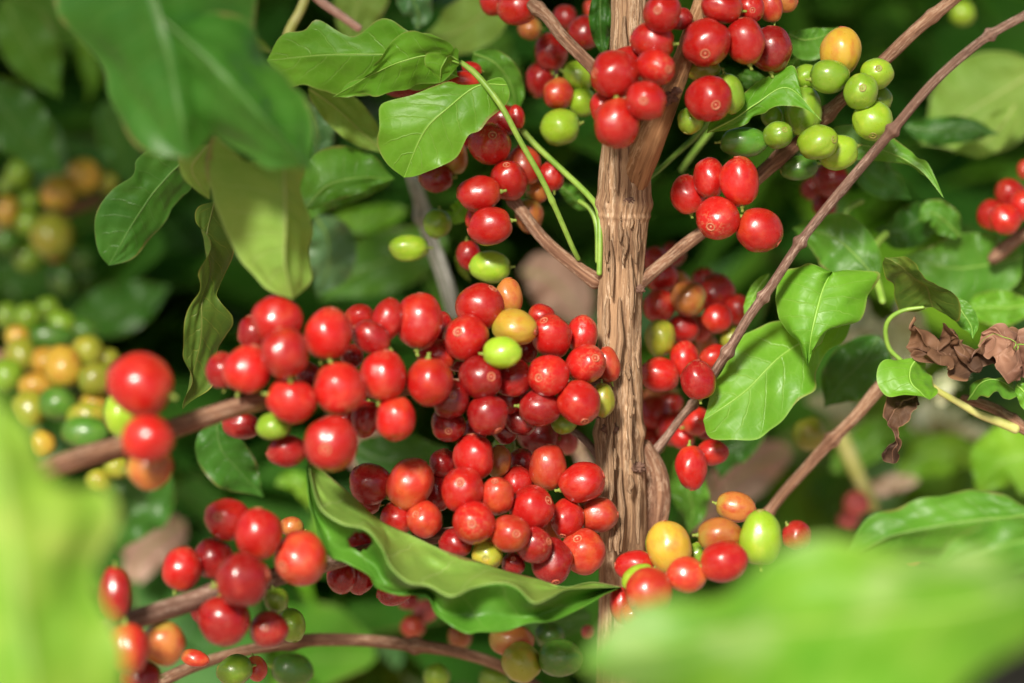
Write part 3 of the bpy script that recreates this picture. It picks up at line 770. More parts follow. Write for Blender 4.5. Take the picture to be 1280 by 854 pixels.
stem('twig', 'brown twig holding the red cherries at the right edge', 'twig',
     [(1236, 328, 62, 6), (1250, 316, 62, 9), (1272, 298, 62, 8), (1300, 280, 62, 8)], BK['branch'], seg=18)
stem('branch', 'long brown branch running low along the bottom left', 'branch',
     [(150, 880, 20, 9), (205, 850, 26, 8), (245, 832, 30, 7.5), (300, 815, 36, 7), (360, 804, 40, 8), (400, 800, 42, 8), (460, 801, 44, 7.6), (520, 807, 46, 8.2), (570, 815, 48, 7.4), (620, 830, 50, 7), (670, 858, 52, 7), (720, 900, 54, 7)],
     BK['branch'], nodes=((0.375, .35, 10), (0.63, .45, 7)), seg=20)
stem('twig', 'pinkish bare twig at the top edge above the bright leaf', 'twig', [(372, -28, 40, 5), (398, -1, 40, 5.5), (424, 18, 40, 5.5), (452, 38, 40, 5)], BK['pink'], seg=14)
stem('leaf_stem', 'pale yellow green stem hanging at the upper left behind bright leaf', 'leaf stem',
     [(388, -20, 40, 6), (376, 12, 40, 6), (360, 44, 40, 6.5), (354, 90, 40, 7), (356, 140, 40, 7), (360, 180, 40, 4)], M_STEMY, seg=14)
stem('leaf_stem', 'long thin green leaf stem crossing in front of upper red cherries', 'leaf stem',
     [(574, 76, -12, 3), (598, 96, -12, 4), (626, 132, -14, 3.8), (650, 176, -12, 3.6), (676, 222, -8, 3.6), (695, 262, -4, 3.4), (715, 308, 2, 3.2), (724, 326, 6, 3)], M_STEM, nodes=((0.72, .25, 5),), seg=14, rough=.02)
stem('leaf_stem', 'green leaf stem joining the trunk below the lime cherries', 'leaf stem',
     [(652, 162, 20, 4), (672, 184, 17, 3.8), (704, 214, 12, 3.8), (735, 244, 6, 4), (748, 264, 2, 4), (750, 300, 0, 3.6), (749, 345, 0, 3.4)], M_STEM, seg=14, rough=.02)
stem('leaf_stem', 'short faint green stem beside the upper trunk', 'leaf stem',
     [(722, 250, 14, 3), (738, 262, 12, 3.2), (746, 285, 10, 3.2), (747, 330, 8, 3)], M_STEM, seg=12, rough=.02)
stem('leaf_stem', 'green leaf stem slanting up right from the trunk', 'leaf stem',
     [(806, 226, 10, 3.6), (822, 214, 16, 3.2), (846, 192, 24, 3.2), (868, 172, 30, 3.4), (888, 150, 36, 3)], M_STEM, seg=12, rough=.02)
stem('leaf_stem', 'blurred green leaf stem behind the slanting one at upper right', 'leaf stem',
     [(850, 215, 50, 3.5), (868, 190, 55, 3.6), (890, 162, 60, 3.6)], M_STEM, seg=12, rough=.02)
stem('leaf_stem', 'arched green stem rising left of the curled olive leaf', 'leaf stem',
     [(1128, 452, 12, 2.6), (1112, 436, 12, 2.8), (1107, 414, 10, 3), (1113, 398, 8, 3), (1130, 388, 6, 2.6), (1156, 384, 4, 2)], M_STEM, seg=14)
stem('leaf_stem', 'curved green stem behind the twig at right', 'leaf stem',
     [(1080, 250, 50, 3.5), (1060, 262, 50, 4), (1056, 284, 48, 4.2), (1066, 306, 44, 4.2), (1086, 322, 40, 4.2)], M_STEM, seg=14)
stem('leaf_stem', 'thick green stem under the dark sheen leaf at right', 'leaf stem',
     [(1110, 290, 50, 5), (1095, 306, 46, 5), (1090, 326, 42, 5), (1096, 350, 38, 5), (1104, 380, 30, 4.4)], M_STEM, seg=14)
stem('stick', 'pale lichen covered stick blurred behind the upper left cherries', 'stick',
     [(512, 214, 90, 6), (522, 240, 90, 8), (530, 270, 92, 9), (542, 310, 94, 9), (556, 350, 96, 9), (570, 400, 98, 9)], BK['pale'], nodes=((0.3, .4, 9),), seg=16, rough=.15)
stem('stick', 'pale yellow stalk blurred behind the reddish twig at right', 'stick',
     [(1050, 540, 150, 9), (1062, 570, 150, 10), (1078, 605, 150, 9), (1095, 640, 150, 8)], M_STEMY, seg=14)
stem('twig', 'dark twig tangle under the small green lime cherry by trunk', 'twig',
     [(1235, -10, 30, 2), (1236, -5, 30, 2), (1238, -3, 30, 2)], BK['twig'], seg=8) if False else None

# ------------------------------------------------------------------ leaves in focus or nearly so
leaf('broad bright green leaf with pale midrib reaching left at the top', [(572, 96, 0), (520, 72, 0), (460, 68, 2), (400, 69, 6), (333, 76, 12)],
     [(572, 96, 0), (552, 104, 4), (520, 112, 8), (470, 116, 10), (425, 121, 12), (404, 115, 12), (380, 106, 12), (358, 108, 14), (333, 76, 12)],
     [(572, 96, 0), (566, 62, 0), (540, 42, -2), (512, 40, -2), (488, 24, -2), (470, 26, 0), (440, 46, 4), (397, 25, 4), (380, 38, 6), (352, 44, 8), (333, 76, 12)], 'bright', wave=2, quilt=.9, seed=1)
leaf('folded bright green leaf overlapping the broad one at the top', [(576, 80, -6), (545, 70, -8), (505, 76, -8), (468, 92, -4), (415, 122, 4)],
     [(576, 80, -6), (556, 98, -2), (520, 112, -2), (490, 114, 0), (450, 120, 2), (415, 122, 4)],
     [(576, 80, -6), (560, 54, -12), (530, 41, -14), (508, 40, -12), (490, 52, -10), (468, 80, -8), (450, 100, 0), (415, 122, 4)], 'bright', wave=2.4, quilt=.7, seed=2)
leaf('small young pointed leaf at the stem tip between top leaves', [(573, 76, -16), (562, 70, -18), (552, 84, -18), (550, 104, -14)],
     [(573, 76, -16), (572, 60, -18), (560, 66, -20), (535, 66, -20), (532, 80, -18), (550, 104, -14)], [(573, 76, -16), (574, 62, -14), (568, 74, -14), (560, 88, -14), (554, 95, -13), (550, 104, -14)], 'bright', wave=1, quilt=.3, nu=30, nvh=6, seed=3)
leaf('bright green leaf with toothed edge over upper red cherries', [(634, 106, -10), (596, 108, -12), (560, 135, -14), (530, 165, -14), (505, 222, -8)],
     [(634, 106, -10), (625, 98, -8), (596, 105, -10), (560, 104, -12), (540, 110, -12), (512, 120, -12), (477, 130, -12), (474, 160, -14), (471, 182, -12), (484, 205, -10), (505, 222, -8)],
     [(634, 106, -10), (637, 118, -10), (632, 132, -10), (612, 148, -12), (600, 163, -12), (584, 170, -12), (572, 196, -12), (550, 208, -12), (520, 220, -10), (505, 222, -8)], 'bright', wave=1.6, quilt=.9, seed=4,
     petiole=[(608, 110, -9), (600, 96, -9), (590, 86, -9), (574, 77, -10)])
leaf('bright green leaf with drooping pointed tip at upper right', [(884, 166, -4), (915, 150, -8), (945, 130, -10), (985, 110, -12), (1028, 152, -18)],
     [(884, 166, -4), (888, 152, -4), (915, 128, -4), (945, 104, -6), (975, 88, -8), (992, 82, -10), (1000, 105, -12), (1008, 132, -14), (1028, 152, -18)],
     [(884, 166, -4), (905, 164, -6), (925, 158, -8), (942, 146, -8), (958, 138, -12), (985, 132, -14), (1005, 136, -16), (1028, 152, -18)], 'bright', wave=1.3, quilt=.4, seed=5)
leaf('green leaf tucked behind the orange yellow cherry at upper right', [(985, 42, 20), (1005, 50, 22), (1030, 45, 24), (1048, 34, 26)], None, None, 'mid', wL=14, wR=26, seed=6, wave=1, petiole=[(985, 42, 20), (965, 45, 24)])
leaf('narrow green leaf with long thin drip tip below diagonal twig', [(1012, 178, 20), (1060, 178, 16), (1110, 190, 12), (1150, 212, 8), (1180, 248, 6)],
     [(1012, 178, 20), (1050, 158, 18), (1090, 158, 14), (1122, 176, 12), (1145, 196, 8), (1160, 205, 8), (1180, 248, 6)],
     [(1012, 178, 20), (1040, 200, 18), (1080, 200, 14), (1120, 204, 12), (1148, 215, 10), (1160, 222, 8), (1180, 248, 6)], 'mid', wave=1.4, quilt=.4, seed=7)
leaf('glossy bright green leaf with tip pointing down below the twig', [(1040, 340, 0), (1030, 358, -4), (1022, 385, -7), (1014, 420, -8), (1010, 458, -4)],
     [(1040, 340, 0), (1060, 336, 2), (1085, 342, 4), (1100, 344, 4), (1092, 366, 0), (1078, 390, -2), (1058, 406, -4), (1036, 418, -4), (1018, 436, -4), (1010, 458, -4)],
     [(1040, 340, 0), (1026, 334, -2), (1000, 334, 0), (980, 338, 2), (968, 352, 2), (970, 385, 0), (980, 408, -2), (996, 430, -4), (1010, 458, -4)], 'bright', wave=1.6, quilt=.9, cup=-3, seed=8)
leaf('broad green leaf with brown speckled lower edge beside red cherries', [(1066, 398, 20), (1020, 418, 14), (975, 446, 8), (930, 490, 4), (879, 526, 2)],
     [(1066, 398, 20), (1056, 425, 16), (1034, 440, 12), (1022, 462, 10), (1018, 488, 8), (996, 502, 6), (980, 525, 4), (962, 538, 2), (945, 550, 2), (915, 550, 2), (888, 548, 3), (879, 526, 2)],
     [(1066, 398, 20), (1040, 396, 20), (1010, 396, 18), (972, 400, 16), (940, 412, 12), (925, 424, 10), (908, 452, 8), (893, 478, 6), (885, 505, 4), (879, 526, 2)], 'bright', wave=2.0, quilt=1.1, seed=9)
leaf('curled olive green leaf with rolled yellow edge at right', [(1166, 384, 4), (1158, 360, 0), (1140, 345, -4), (1122, 330, -6), (1106, 322, -4)],
     [(1166, 384, 4), (1140, 388, 8), (1122, 390, 10), (1118, 372, 8), (1112, 350, 4), (1102, 334, 0), (1106, 322, -4)],
     [(1166, 384, 4), (1192, 404, -4), (1200, 388, -10), (1194, 368, -12), (1168, 360, -10), (1154, 354, -12), (1148, 340, -14), (1146, 330, -12), (1132, 322, -8), (1106, 322, -4)], 'olive', wave=2, freq=2, quilt=.6, seed=10)
leaf('hanging olive leaf tail behind the curled one at right', [(1190, 372, 4), (1204, 392, 2), (1214, 408, 2), (1216, 424, 2)], None, None, 'mid', wL=14, wR=14, wave=1, seed=11)
leaf('small bright green leaf with folded tip above the leaf stem', [(1146, 448, 4), (1138, 462, 0), (1140, 480, -4), (1162, 500, -4)],
     [(1146, 448, 4), (1160, 460, 6), (1168, 476, 4), (1171, 492, 0), (1162, 500, -4)],
     [(1146, 448, 4), (1122, 448, 2), (1100, 456, 0), (1096, 476, -2), (1106, 492, -4), (1126, 494, -6), (1150, 496, -6), (1162, 500, -4)], 'bright', wave=1.6, freq=2, quilt=.3, seed=12, nu=40)
leaf('small rounded green leaf arched over the twig at right edge', [(1210, 500, 8), (1228, 478, 2), (1250, 476, 0), (1276, 494, 2)],
     [(1210, 500, 8), (1216, 480, 6), (1238, 472, 4), (1262, 474, 4), (1276, 494, 2)], [(1210, 500, 8), (1224, 498, -4), (1242, 492, -6), (1262, 498, -4), (1276, 494, 2)], 'mid', wave=1, quilt=.3, seed=13, nu=30)
leaf('pale green leaf edge cut off by the right edge', [(1270, 480, 0), (1282, 492, 0), (1296, 512, 0), (1304, 530, 0)], None, None, 'bright', wL=14, wR=14, seed=14, nu=30, wave=1)
leaf('shrivelled dark brown dead leaf hanging at right', [(1280, 448, 6), (1245, 440, 0), (1210, 438, -2), (1170, 440, 0), (1132, 434, 4)],
     [(1280, 448, 6), (1255, 470, 8), (1225, 466, 0), (1200, 470, -4), (1172, 468, -6), (1150, 460, 0), (1132, 434, 4)],
     [(1280, 448, 6), (1262, 414, 0), (1236, 424, -4), (1210, 420, 4), (1186, 412, -4), (1160, 414, 8), (1140, 396, 0), (1132, 434, 4)], 'dead', wave=3.4, freq=3, quilt=2.4, seed=15, wl=.8, crumple=6, nu=90, nvh=18)
leaf('wrinkled reddish brown dead leaf at the right edge', [(1320, 440, 10), (1290, 430, 0), (1262, 430, -6), (1236, 418, -4), (1222, 432, 0)],
     [(1320, 440, 10), (1302, 480, 4), (1276, 482, -4), (1256, 470, -6), (1246, 452, -8), (1230, 448, -4), (1222, 432, 0)],
     [(1320, 440, 10), (1300, 410, 6), (1272, 412, 0), (1250, 410, -4), (1234, 410, -4), (1226, 418, -2), (1222, 432, 0)], 'dead2', wave=3, freq=2, quilt=2.5, seed=16, crumple=4, nu=80, nvh=16)
leaf('small curled brown dead leaf dangling under the larger one', [(1146, 492, 10), (1132, 508, 4), (1116, 516, 0), (1114, 540, 2), (1120, 556, 4), (1116, 580, 6)],
     [(1146, 492, 10), (1152, 508, 4), (1140, 520, 0), (1124, 532, -2), (1120, 545, 0), (1124, 560, 0), (1122, 578, 4), (1116, 580, 6)],
     [(1146, 492, 10), (1122, 494, 8), (1108, 506, 4), (1112, 530, 4), (1116, 545, 4), (1102, 562, 4), (1106, 576, 6), (1116, 580, 6)], 'dead', wave=1.8, freq=2, quilt=1, seed=17, crumple=3, nu=44)
leaf('pale yellow green leaf hanging down with straight pale midrib', [(352, 186, -74.0), (356, 230, -76.0), (357, 280, -76.0), (356, 330, -74.0), (366, 374, -68.0)],
     [(352, 186, -74.0), (372, 200, -68.0), (382, 240, -64.0), (386, 280, -62.0), (391, 318, -60.0), (388, 345, -62.0), (378, 364, -64.0), (366, 374, -68.0)],
     [(352, 186, -74.0), (320, 200, -70.0), (285, 188, -66.0), (268, 170, -64.0), (258, 192, -62.0), (258, 220, -62.0), (268, 255, -62.0), (285, 295, -62.0), (305, 332, -64.0), (330, 360, -66.0), (366, 374, -68.0)], 'under', wave=2.4, quilt=1.1, seed=18)
leaf('pale leaf lobe left behind the yellow green hanging leaf', [(262, 180, -46.0), (248, 196, -46.0), (240, 214, -44.0), (262, 250, -40.0)], [(262, 180, -46.0), (256, 200, -46.0), (262, 225, -44.0), (262, 250, -40.0)],
     [(262, 180, -46.0), (240, 186, -46.0), (222, 196, -44.0), (232, 226, -42.0), (262, 250, -40.0)], 'under', wave=1, seed=19, nu=30)
leaf('dark green leaf drooping left of the yellow green hanging leaf', [(236, 196, 10), (212, 218, 12), (185, 250, 14), (160, 290, 16), (136, 332, 20)],
     [(236, 196, 10), (215, 172, 8), (196, 178, 8), (170, 200, 10), (165, 220, 10), (140, 238, 12), (122, 262, 14), (118, 290, 16), (124, 316, 18), (136, 332, 20)],
     [(236, 196, 10), (240, 226, 18), (226, 248, 20), (212, 266, 20), (195, 292, 20), (180, 310, 20), (160, 325, 20), (136, 332, 20)], 'dark', wave=2.4, quilt=.9, seed=20)
leaf('narrow twisted dark leaf with yellow edges hanging vertically', [(268, 252, -10), (258, 300, -14), (262, 340, -8), (254, 380, -14), (250, 430, -12), (240, 470, -8), (228, 512, -4)],
     [(268, 252, -10), (292, 300, -6), (286, 340, -2), (272, 370, -10), (286, 395, -6), (288, 412, -4), (276, 440, -6), (262, 480, -4), (228, 512, -4)],
     [(268, 252, -10), (246, 262, -14), (254, 300, -18), (260, 350, -18), (240, 380, -18), (228, 410, -16), (230, 440, -14), (236, 465, -12), (232, 490, -8), (228, 512, -4)], 'olive', wave=2.5, quilt=.8, seed=21)
# the large folded leaf in front of the lower cluster
leaf('large folded leaf with a hole, light underside and dark curled margin', [(388, 582, -52), (440, 622, -60), (500, 660, -64), (560, 690, -64), (620, 716, -60), (680, 732, -54), (735, 738, -46), (774, 732, -38)],
     [(388, 582, -52), (388, 630, -58), (396, 676, -62), (414, 700, -64), (450, 704, -66), (480, 735, -66), (520, 752, -68), (555, 772, -70), (582, 790, -70), (625, 786, -66), (662, 782, -60), (700, 768, -54), (738, 752, -46), (774, 732, -38)],
     [(388, 582, -52), (404, 592, -34), (440, 620, -34), (480, 650, -36), (520, 674, -36), (560, 694, -36), (610, 712, -34), (650, 722, -34), (700, 733, -34), (740, 728, -36), (774, 732, -38)],
     'curl', wave=0, quilt=.6, seed=22) if False else None

stem('twig', 'brown twig blurred among the yellow cherries at upper left', 'twig', [(-30, 300, 205, 9), (30, 280, 205, 9), (80, 265, 205, 8), (130, 245, 210, 8)], BK['branch'], seg=14)
stem('twig', 'brown twig blurred inside the left edge cherry cluster', 'twig', [(-30, 430, 150, 9), (40, 470, 140, 9), (100, 500, 128, 8), (140, 530, 120, 8)], BK['branch'], seg=14)
def folded_leaf():
    U = [(386, 576, -40), (393, 580, -38), (414, 597, -34), (442, 621, -32), (474, 650, -32), (514, 669, -32), (555, 688, -32), (592, 700, -32), (630, 713, -31), (667, 722, -30), (705, 734, -30), (740, 728, -28), (776, 734, -26)]
    F = [(386, 576, -40), (389, 600, -46), (401, 636, -52), (427, 655, -54), (458, 663, -52), (477, 685, -56), (489, 710, -60), (511, 729, -60), (536, 733, -56), (564, 746, -62), (592, 735, -54), (624, 729, -52), (646, 735, -54), (667, 754, -58), (688, 747, -52), (708, 737, -44), (742, 735, -34), (776, 734, -26)]
    W_ = [(386, 576, -40), (384, 602, -42), (389, 638, -44), (408, 691, -46), (433, 704, -46), (461, 719, -46), (471, 735, -46), (499, 744, -46), (533, 744, -46), (546, 769, -48), (580, 791, -50), (600, 790, -48), (630, 790, -46), (661, 779, -44), (692, 776, -42), (727, 760, -38), (755, 744, -32), (776, 734, -26)]
    n = 150
    # match the three lines by picture x so that folds stay sharp where they are drawn
    def byx(pts, lo, hi):
        c = catmull(pts, 400); xs_ = np.maximum.accumulate(c[:, 0]); t = np.linspace(0, 1, n)
        X = lo + (hi - lo) * t
        return np.stack([X, np.interp(X, xs_ + np.arange(400) * 1e-6, c[:, 1]), np.interp(X, xs_ + np.arange(400) * 1e-6, c[:, 2])], axis=1)
    cu, cf, cw = byx(U, 386, 776), catmull(F, n), catmull(W_, n)
    # the fold and margin follow their own arc length; parametrise the upper edge by the fold's x
    cu = np.stack([np.interp(cf[:, 0], cu[:, 0], cu[:, k]) for k in range(3)], axis=1)
    xw = np.maximum.accumulate(cw[:, 0]); s = np.linspace(0, 1, n)
    a_, b_ = 18, 16
    rows = a_ + b_ + 1
    grid = []
    for i in range(n):
        row = []
        for j in range(rows):
            if j <= a_:
                k = j / a_; q = cu[i] * (1 - k) + cf[i] * k; bulge = math.sin(math.pi * k)
                d = q[2] + 5 * bulge * (0.5 + 0.5 * math.sin(i * .11)) - 1.2 * math.sin(k * 9 + i * 0.16) * bulge
            else:
                k = (j - a_) / b_; q = cf[i] * (1 - k) + cw[i] * k
                d = q[2] + 9 * math.sin(math.pi * k) * .8 + 1.4 * math.sin(i * .27 + k * 4) * k
            d += 1.6 * mnoise.noise(Vector((i * .09, j * .22, 3))) + 0.7 * abs(math.sin(i * .105 - k * 1.2)) * math.sin(math.pi * k)
            row.append(P(q[0], q[1], d))
        grid.append(row)
    root = empty('coffee_leaf', P(386, 576, -40), 'large folded leaf with a hole and a shade-toned curled margin below the cherries', 'leaf')
    hole = lambda i, j: False
    for part, j0, j1, mt in (('blade', 0, a_, 'under'), ('shade_toned_margin', a_, rows - 1, 'mid')):  # margin takes a darker leaf tone, painting in its shade
        vs, fs, uv = [], [], []
        w_ = j1 - j0 + 1
        for i in range(n):
            for j in range(j0, j1 + 1):
                vs.append(grid[i][j]); uv.append((i / (n - 1), (0.5 + 0.5 * (1 - (j - j0) / (w_ - 1))) if part == 'blade' else 0.5 - 0.5 * (j - j0) / (w_ - 1) if False else ((j - j0) / (w_ - 1)) * 0.45 + 0.52))
        for i in range(n - 1):
            for j in range(w_ - 1):
                q = i * w_ + j
                c = (vs[q] + vs[q + w_ + 1]) * .5 - CAMP
                D = c.dot(CF); px = 640 + c.dot(CR) / D * FPX; py = 427 - c.dot(CU) / D * FPX
                if ((px - 450) / 15) ** 2 + ((py - 677) / 12) ** 2 < 1: continue
                fs.append((q, q + 1, q + w_ + 1, q + w_))
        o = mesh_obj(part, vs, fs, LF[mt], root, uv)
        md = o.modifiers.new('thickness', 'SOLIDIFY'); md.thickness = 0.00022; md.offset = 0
    mv = [grid[i][0] for i in range(n)]
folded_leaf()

# ------------------------------------------------------------------ leaves out of focus, in front
leaf('huge blurred light green leaf in the lower right foreground', [(1420, 690, -267.0), (1260, 745, -267.0), (1080, 775, -261.0), (900, 795, -251.0), (722, 830, -241.0)],
     [(1420, 690, -267.0), (1350, 770, -307.0), (1270, 826, -299.0), (1170, 880, -293.0), (1020, 930, -289.0), (870, 910, -293.0), (780, 870, -297.0), (722, 830, -241.0)],
     [(1420, 690, -267.0), (1360, 690, -249.0), (1280, 708, -243.0), (1180, 702, -243.0), (1080, 694, -241.0), (980, 706, -241.0), (900, 732, -239.0), (820, 755, -239.0), (760, 790, -239.0), (722, 830, -241.0)], 'front', wave=6, freq=2, quilt=1.0, seed=31, rib=1.6)
leaf('huge blurred yellow green leaf in the lower left foreground', [(60, 960, -265.0), (40, 850, -265.0), (20, 700, -260.0), (0, 580, -255.0), (-10, 470, -245.0)],
     [(60, 960, -265.0), (-100, 900, -255.0), (-140, 750, -255.0), (-110, 600, -255.0), (-60, 520, -250.0), (-10, 470, -245.0)],
     [(60, 960, -265.0), (150, 900, -253.0), (122, 800, -247.0), (118, 720, -245.0), (146, 650, -243.0), (128, 600, -243.0), (80, 590, -243.0), (36, 560, -245.0), (10, 510, -245.0), (-10, 470, -245.0)], 'front2', wave=6, freq=2, quilt=1.0, seed=32, rib=1.6)
leaf('large blurred dark green leaf across the upper left corner', [(150, -110, -112.0), (180, -40, -116.0), (205, 50, -118.0), (222, 130, -118.0), (236, 198, -114.0)],
     [(150, -110, -112.0), (290, -80, -100.0), (330, -10, -98.0), (320, 60, -100.0), (296, 120, -104.0), (270, 170, -108.0), (236, 198, -114.0)],
     [(150, -110, -112.0), (80, -60, -100.0), (72, 0, -100.0), (100, 50, -100.0), (126, 90, -102.0), (136, 135, -104.0), (168, 180, -108.0), (236, 198, -114.0)], 'dark', wave=5, quilt=1.2, seed=33, freq=2)
leaf('large blurred green leaf overlapping the corner leaf at upper left', [(196, 16, -118.0), (250, 66, -122.0), (300, 115, -124.0), (345, 165, -122.0), (396, 222, -116.0)],
     [(196, 16, -118.0), (255, 22, -108.0), (316, 34, -104.0), (350, 72, -104.0), (360, 120, -106.0), (384, 170, -110.0), (396, 222, -116.0)],
     [(196, 16, -118.0), (218, 90, -110.0), (244, 146, -110.0), (276, 186, -110.0), (320, 198, -112.0), (364, 206, -114.0), (396, 222, -116.0)], 'dark', wave=5, quilt=1.2, seed=34, freq=2)
leaf('blurred leaf rim curling over the upper left leaves', [(340, 66, -60), (315, 52, -60), (290, 42, -60), (256, 42, -58)], None, None, 'under', wL=7, wR=9, wave=1, seed=35, nu=30)
leaf('blurred green leaf with wavy margin at lower right', [(1340, 640, -60), (1240, 648, -62), (1170, 658, -62), (1110, 672, -60), (1052, 700, -56)],
     [(1340, 640, -60), (1290, 680, -54), (1250, 700, -52), (1190, 705, -52), (1120, 705, -54), (1052, 700, -56)],
     [(1340, 640, -60), (1300, 636, -60), (1262, 628, -58), (1230, 612, -56), (1190, 612, -56), (1160, 624, -56), (1120, 634, -56), (1080, 655, -56), (1052, 700, -56)], 'mid', wave=3, quilt=1, seed=36)
leaf('blurred green leaf lobe below the wavy one at lower right', [(1340, 668, -90), (1260, 680, -92), (1200, 700, -90), (1150, 730, -86)], None, None, 'mid', wL=40, wR=32, wave=3, seed=37)

# ------------------------------------------------------------------ leaves out of focus, behind
BG = 'blurred leaves behind the fruit'
def bgl(lab, mid, mat, wL, wR, **k): leaf(lab, mid, None, None, mat, wL=wL, wR=wR, group=BG, nu=34, nvh=7, **{**dict(wave=3, quilt=.8), **k})
bgl('soft green leaf behind the top leaf with its midrib running right', [(380, 262, 40), (410, 232, 40), (450, 222, 42), (494, 224, 46)], 'mid', 44, 22, seed=41)
bgl('olive green leaf half hidden behind the toothed bright leaf', [(385, 110, 30), (420, 135, 34), (452, 165, 38), (486, 196, 40)], 'under', 26, 22, seed=42)
bgl('dull green leaf hanging between pale leaf and bright gap', [(490, 224, 60), (440, 230, 60), (400, 250, 62), (374, 284, 66)], 'mid', 22, 30, seed=43)
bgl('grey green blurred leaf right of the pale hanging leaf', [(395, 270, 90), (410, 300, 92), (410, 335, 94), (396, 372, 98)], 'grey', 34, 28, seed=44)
bgl('lit lime green blurred leaf in the gap left of the sticks', [(510, 262, 160), (470, 272, 160), (430, 276, 162), (400, 278, 164)], 'farbright', 18, 16, seed=45)
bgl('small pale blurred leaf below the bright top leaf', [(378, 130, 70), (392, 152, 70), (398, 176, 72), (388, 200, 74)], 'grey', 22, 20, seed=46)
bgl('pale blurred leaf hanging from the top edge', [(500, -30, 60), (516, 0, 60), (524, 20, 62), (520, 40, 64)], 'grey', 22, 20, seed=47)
bgl('yellow green blurred leaf at the top left of the cherries', [(640, -20, 90), (600, 20, 90), (570, 40, 94), (520, 56, 98)], 'under', 34, 34, seed=48)
bgl('yellow green blurred leaf behind the pink twig', [(480, -40, 90), (450, 0, 90), (440, 30, 92), (430, 60, 94)], 'under', 34, 30, seed=49)
bgl('dark green blurred leaf right of the folded bright leaf', [(590, 66, 30), (620, 80, 32), (640, 110, 36), (646, 150, 40)], 'mid', 18, 26, seed=50)
bgl('dark green narrow leaf touching the trunk at the top', [(752, -20, 14), (750, 20, 16), (752, 50, 18), (756, 76, 20)], 'dark', 14, 14, seed=51)
bgl('broad yellowish blurred leaf with straight midrib at upper right', [(1300, 86, 110), (1260, 110, 110), (1210, 140, 112), (1150, 180, 116)], 'under', 66, 60, seed=52)
bgl('dark blurred leaf crossing under the yellowish one', [(1130, 158, 80), (1170, 164, 78), (1210, 162, 76), (1250, 168, 74)], 'dark', 18, 18, seed=53)
bgl('yellow green blurred leaf tip at upper right', [(1270, 130, 90), (1250, 160, 90), (1225, 182, 90), (1190, 190, 92)], 'under', 18, 22, seed=54)
bgl('large soft green leaf behind the curled one', [(1280, 320, 70), (1240, 330, 68), (1190, 335, 66), (1130, 320, 70)], 'mid', 50, 44, seed=55)
bgl('dark glossy blurred leaf with white sheen left of the red group', [(1170, 262, 70), (1150, 276, 68), (1122, 290, 66), (1092, 288, 68)], 'dark', 26, 26, seed=56)
bgl('green blurred leaf between sheen leaf and red group', [(1200, 296, 60), (1185, 280, 58), (1165, 266, 58), (1146, 278, 60)], 'mid', 18, 20, seed=57)
bgl('large green blurred leaf with midrib behind the glossy leaf', [(1096, 350, 36), (1070, 320, 38), (1040, 296, 40), (990, 285, 46)], 'mid', 40, 34, seed=58)
bgl('bright green blurred leaf below the olive leaf at right', [(1290, 380, 60), (1260, 385, 58), (1230, 384, 58), (1200, 392, 60)], 'bright', 24, 22, seed=59)
bgl('small dark leaf behind the drip tip', [(1060, 190, 60), (1090, 215, 58), (1110, 230, 60), (1140, 250, 62)], 'dark', 22, 24, seed=60)
bgl('dark green leaf behind the speckled leaf', [(1100, 420, 50), (1080, 450, 48), (1050, 480, 50), (1030, 510, 52)], 'dark', 40, 34, seed=61)
bgl('pale green leaf sliver beside the twig and red cherries', [(962, 342, 20), (948, 360, 18), (938, 380, 18), (930, 402, 18)], 'bright', 5, 9, seed=62, wave=1)
bgl('green blurred leaf behind the lower trunk on its right', [(850, 570, 60), (860, 610, 60), (866, 640, 62), (860, 668, 64)], 'mid', 24, 22, seed=63)
bgl('dark green blurred leaf between the speckled leaf and pale ground', [(960, 520, 90), (930, 545, 88), (910, 570, 88), (900, 600, 90)], 'dark', 24, 30, seed=64)
bgl('dark green blurred leaf hanging under the long middle cluster at left', [(270, 520, 40), (276, 560, 42), (300, 590, 46), (330, 622, 50)], 'dark', 28, 34, seed=65)
bgl('dark green blurred leaf under the middle cluster', [(440, 560, 90), (480, 575, 88), (520, 572, 88), (560, 560, 90)], 'dark', 36, 30, seed=66)
bgl('bright lime blurred leaf between lower clusters', [(345, 606, 130), (362, 600, 130), (380, 610, 130), (388, 640, 132)], 'farbright', 13, 13, seed=67)
bgl('bright blurred leaf patch left under the lower cluster', [(400, 640, 200), (385, 700, 200), (380, 730, 200), (400, 770, 204)], 'farbright', 9, 9, seed=68)
bgl('curved pale leaf far left below the big dark leaf', [(100, 40, 220), (112, 70, 220), (116, 100, 220), (110, 130, 222)], 'farbright', 12, 14, seed=69)
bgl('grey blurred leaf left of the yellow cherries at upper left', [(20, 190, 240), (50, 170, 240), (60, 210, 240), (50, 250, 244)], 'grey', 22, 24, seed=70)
bgl('bright green blurred leaf low at the right', [(1120, 590, 190), (1160, 570, 190), (1200, 565, 190), (1240, 590, 194)], 'farbright', 24, 28, seed=71)
bgl('vivid green blurred leaf at the right edge', [(1330, 560, 120), (1290, 570, 120), (1250, 580, 120), (1220, 620, 124)], 'farbright', 46, 46, seed=72)
bgl('mid green blurred leaf above the lower right foreground leaf', [(1040, 590, 170), (1080, 560, 170), (1110, 540, 170), (1150, 545, 174)], 'bright', 26, 22, seed=73)
bgl('green blurred leaf behind the lower trunk at left', [(740, 770, 80), (700, 775, 80), (660, 780, 80), (620, 800, 84)], 'dark', 24, 24, seed=74)
bgl('dark blurred leaf near the bottom left cluster', [(210, 590, 120), (180, 620, 120), (160, 650, 120), (150, 690, 124)], 'dark', 44, 44, seed=75)
bgl('soft mid green blurred leaf above the long cluster', [(560, 300, 150), (500, 320, 150), (450, 340, 150), (400, 376, 154)], 'mid', 40, 36, seed=76)
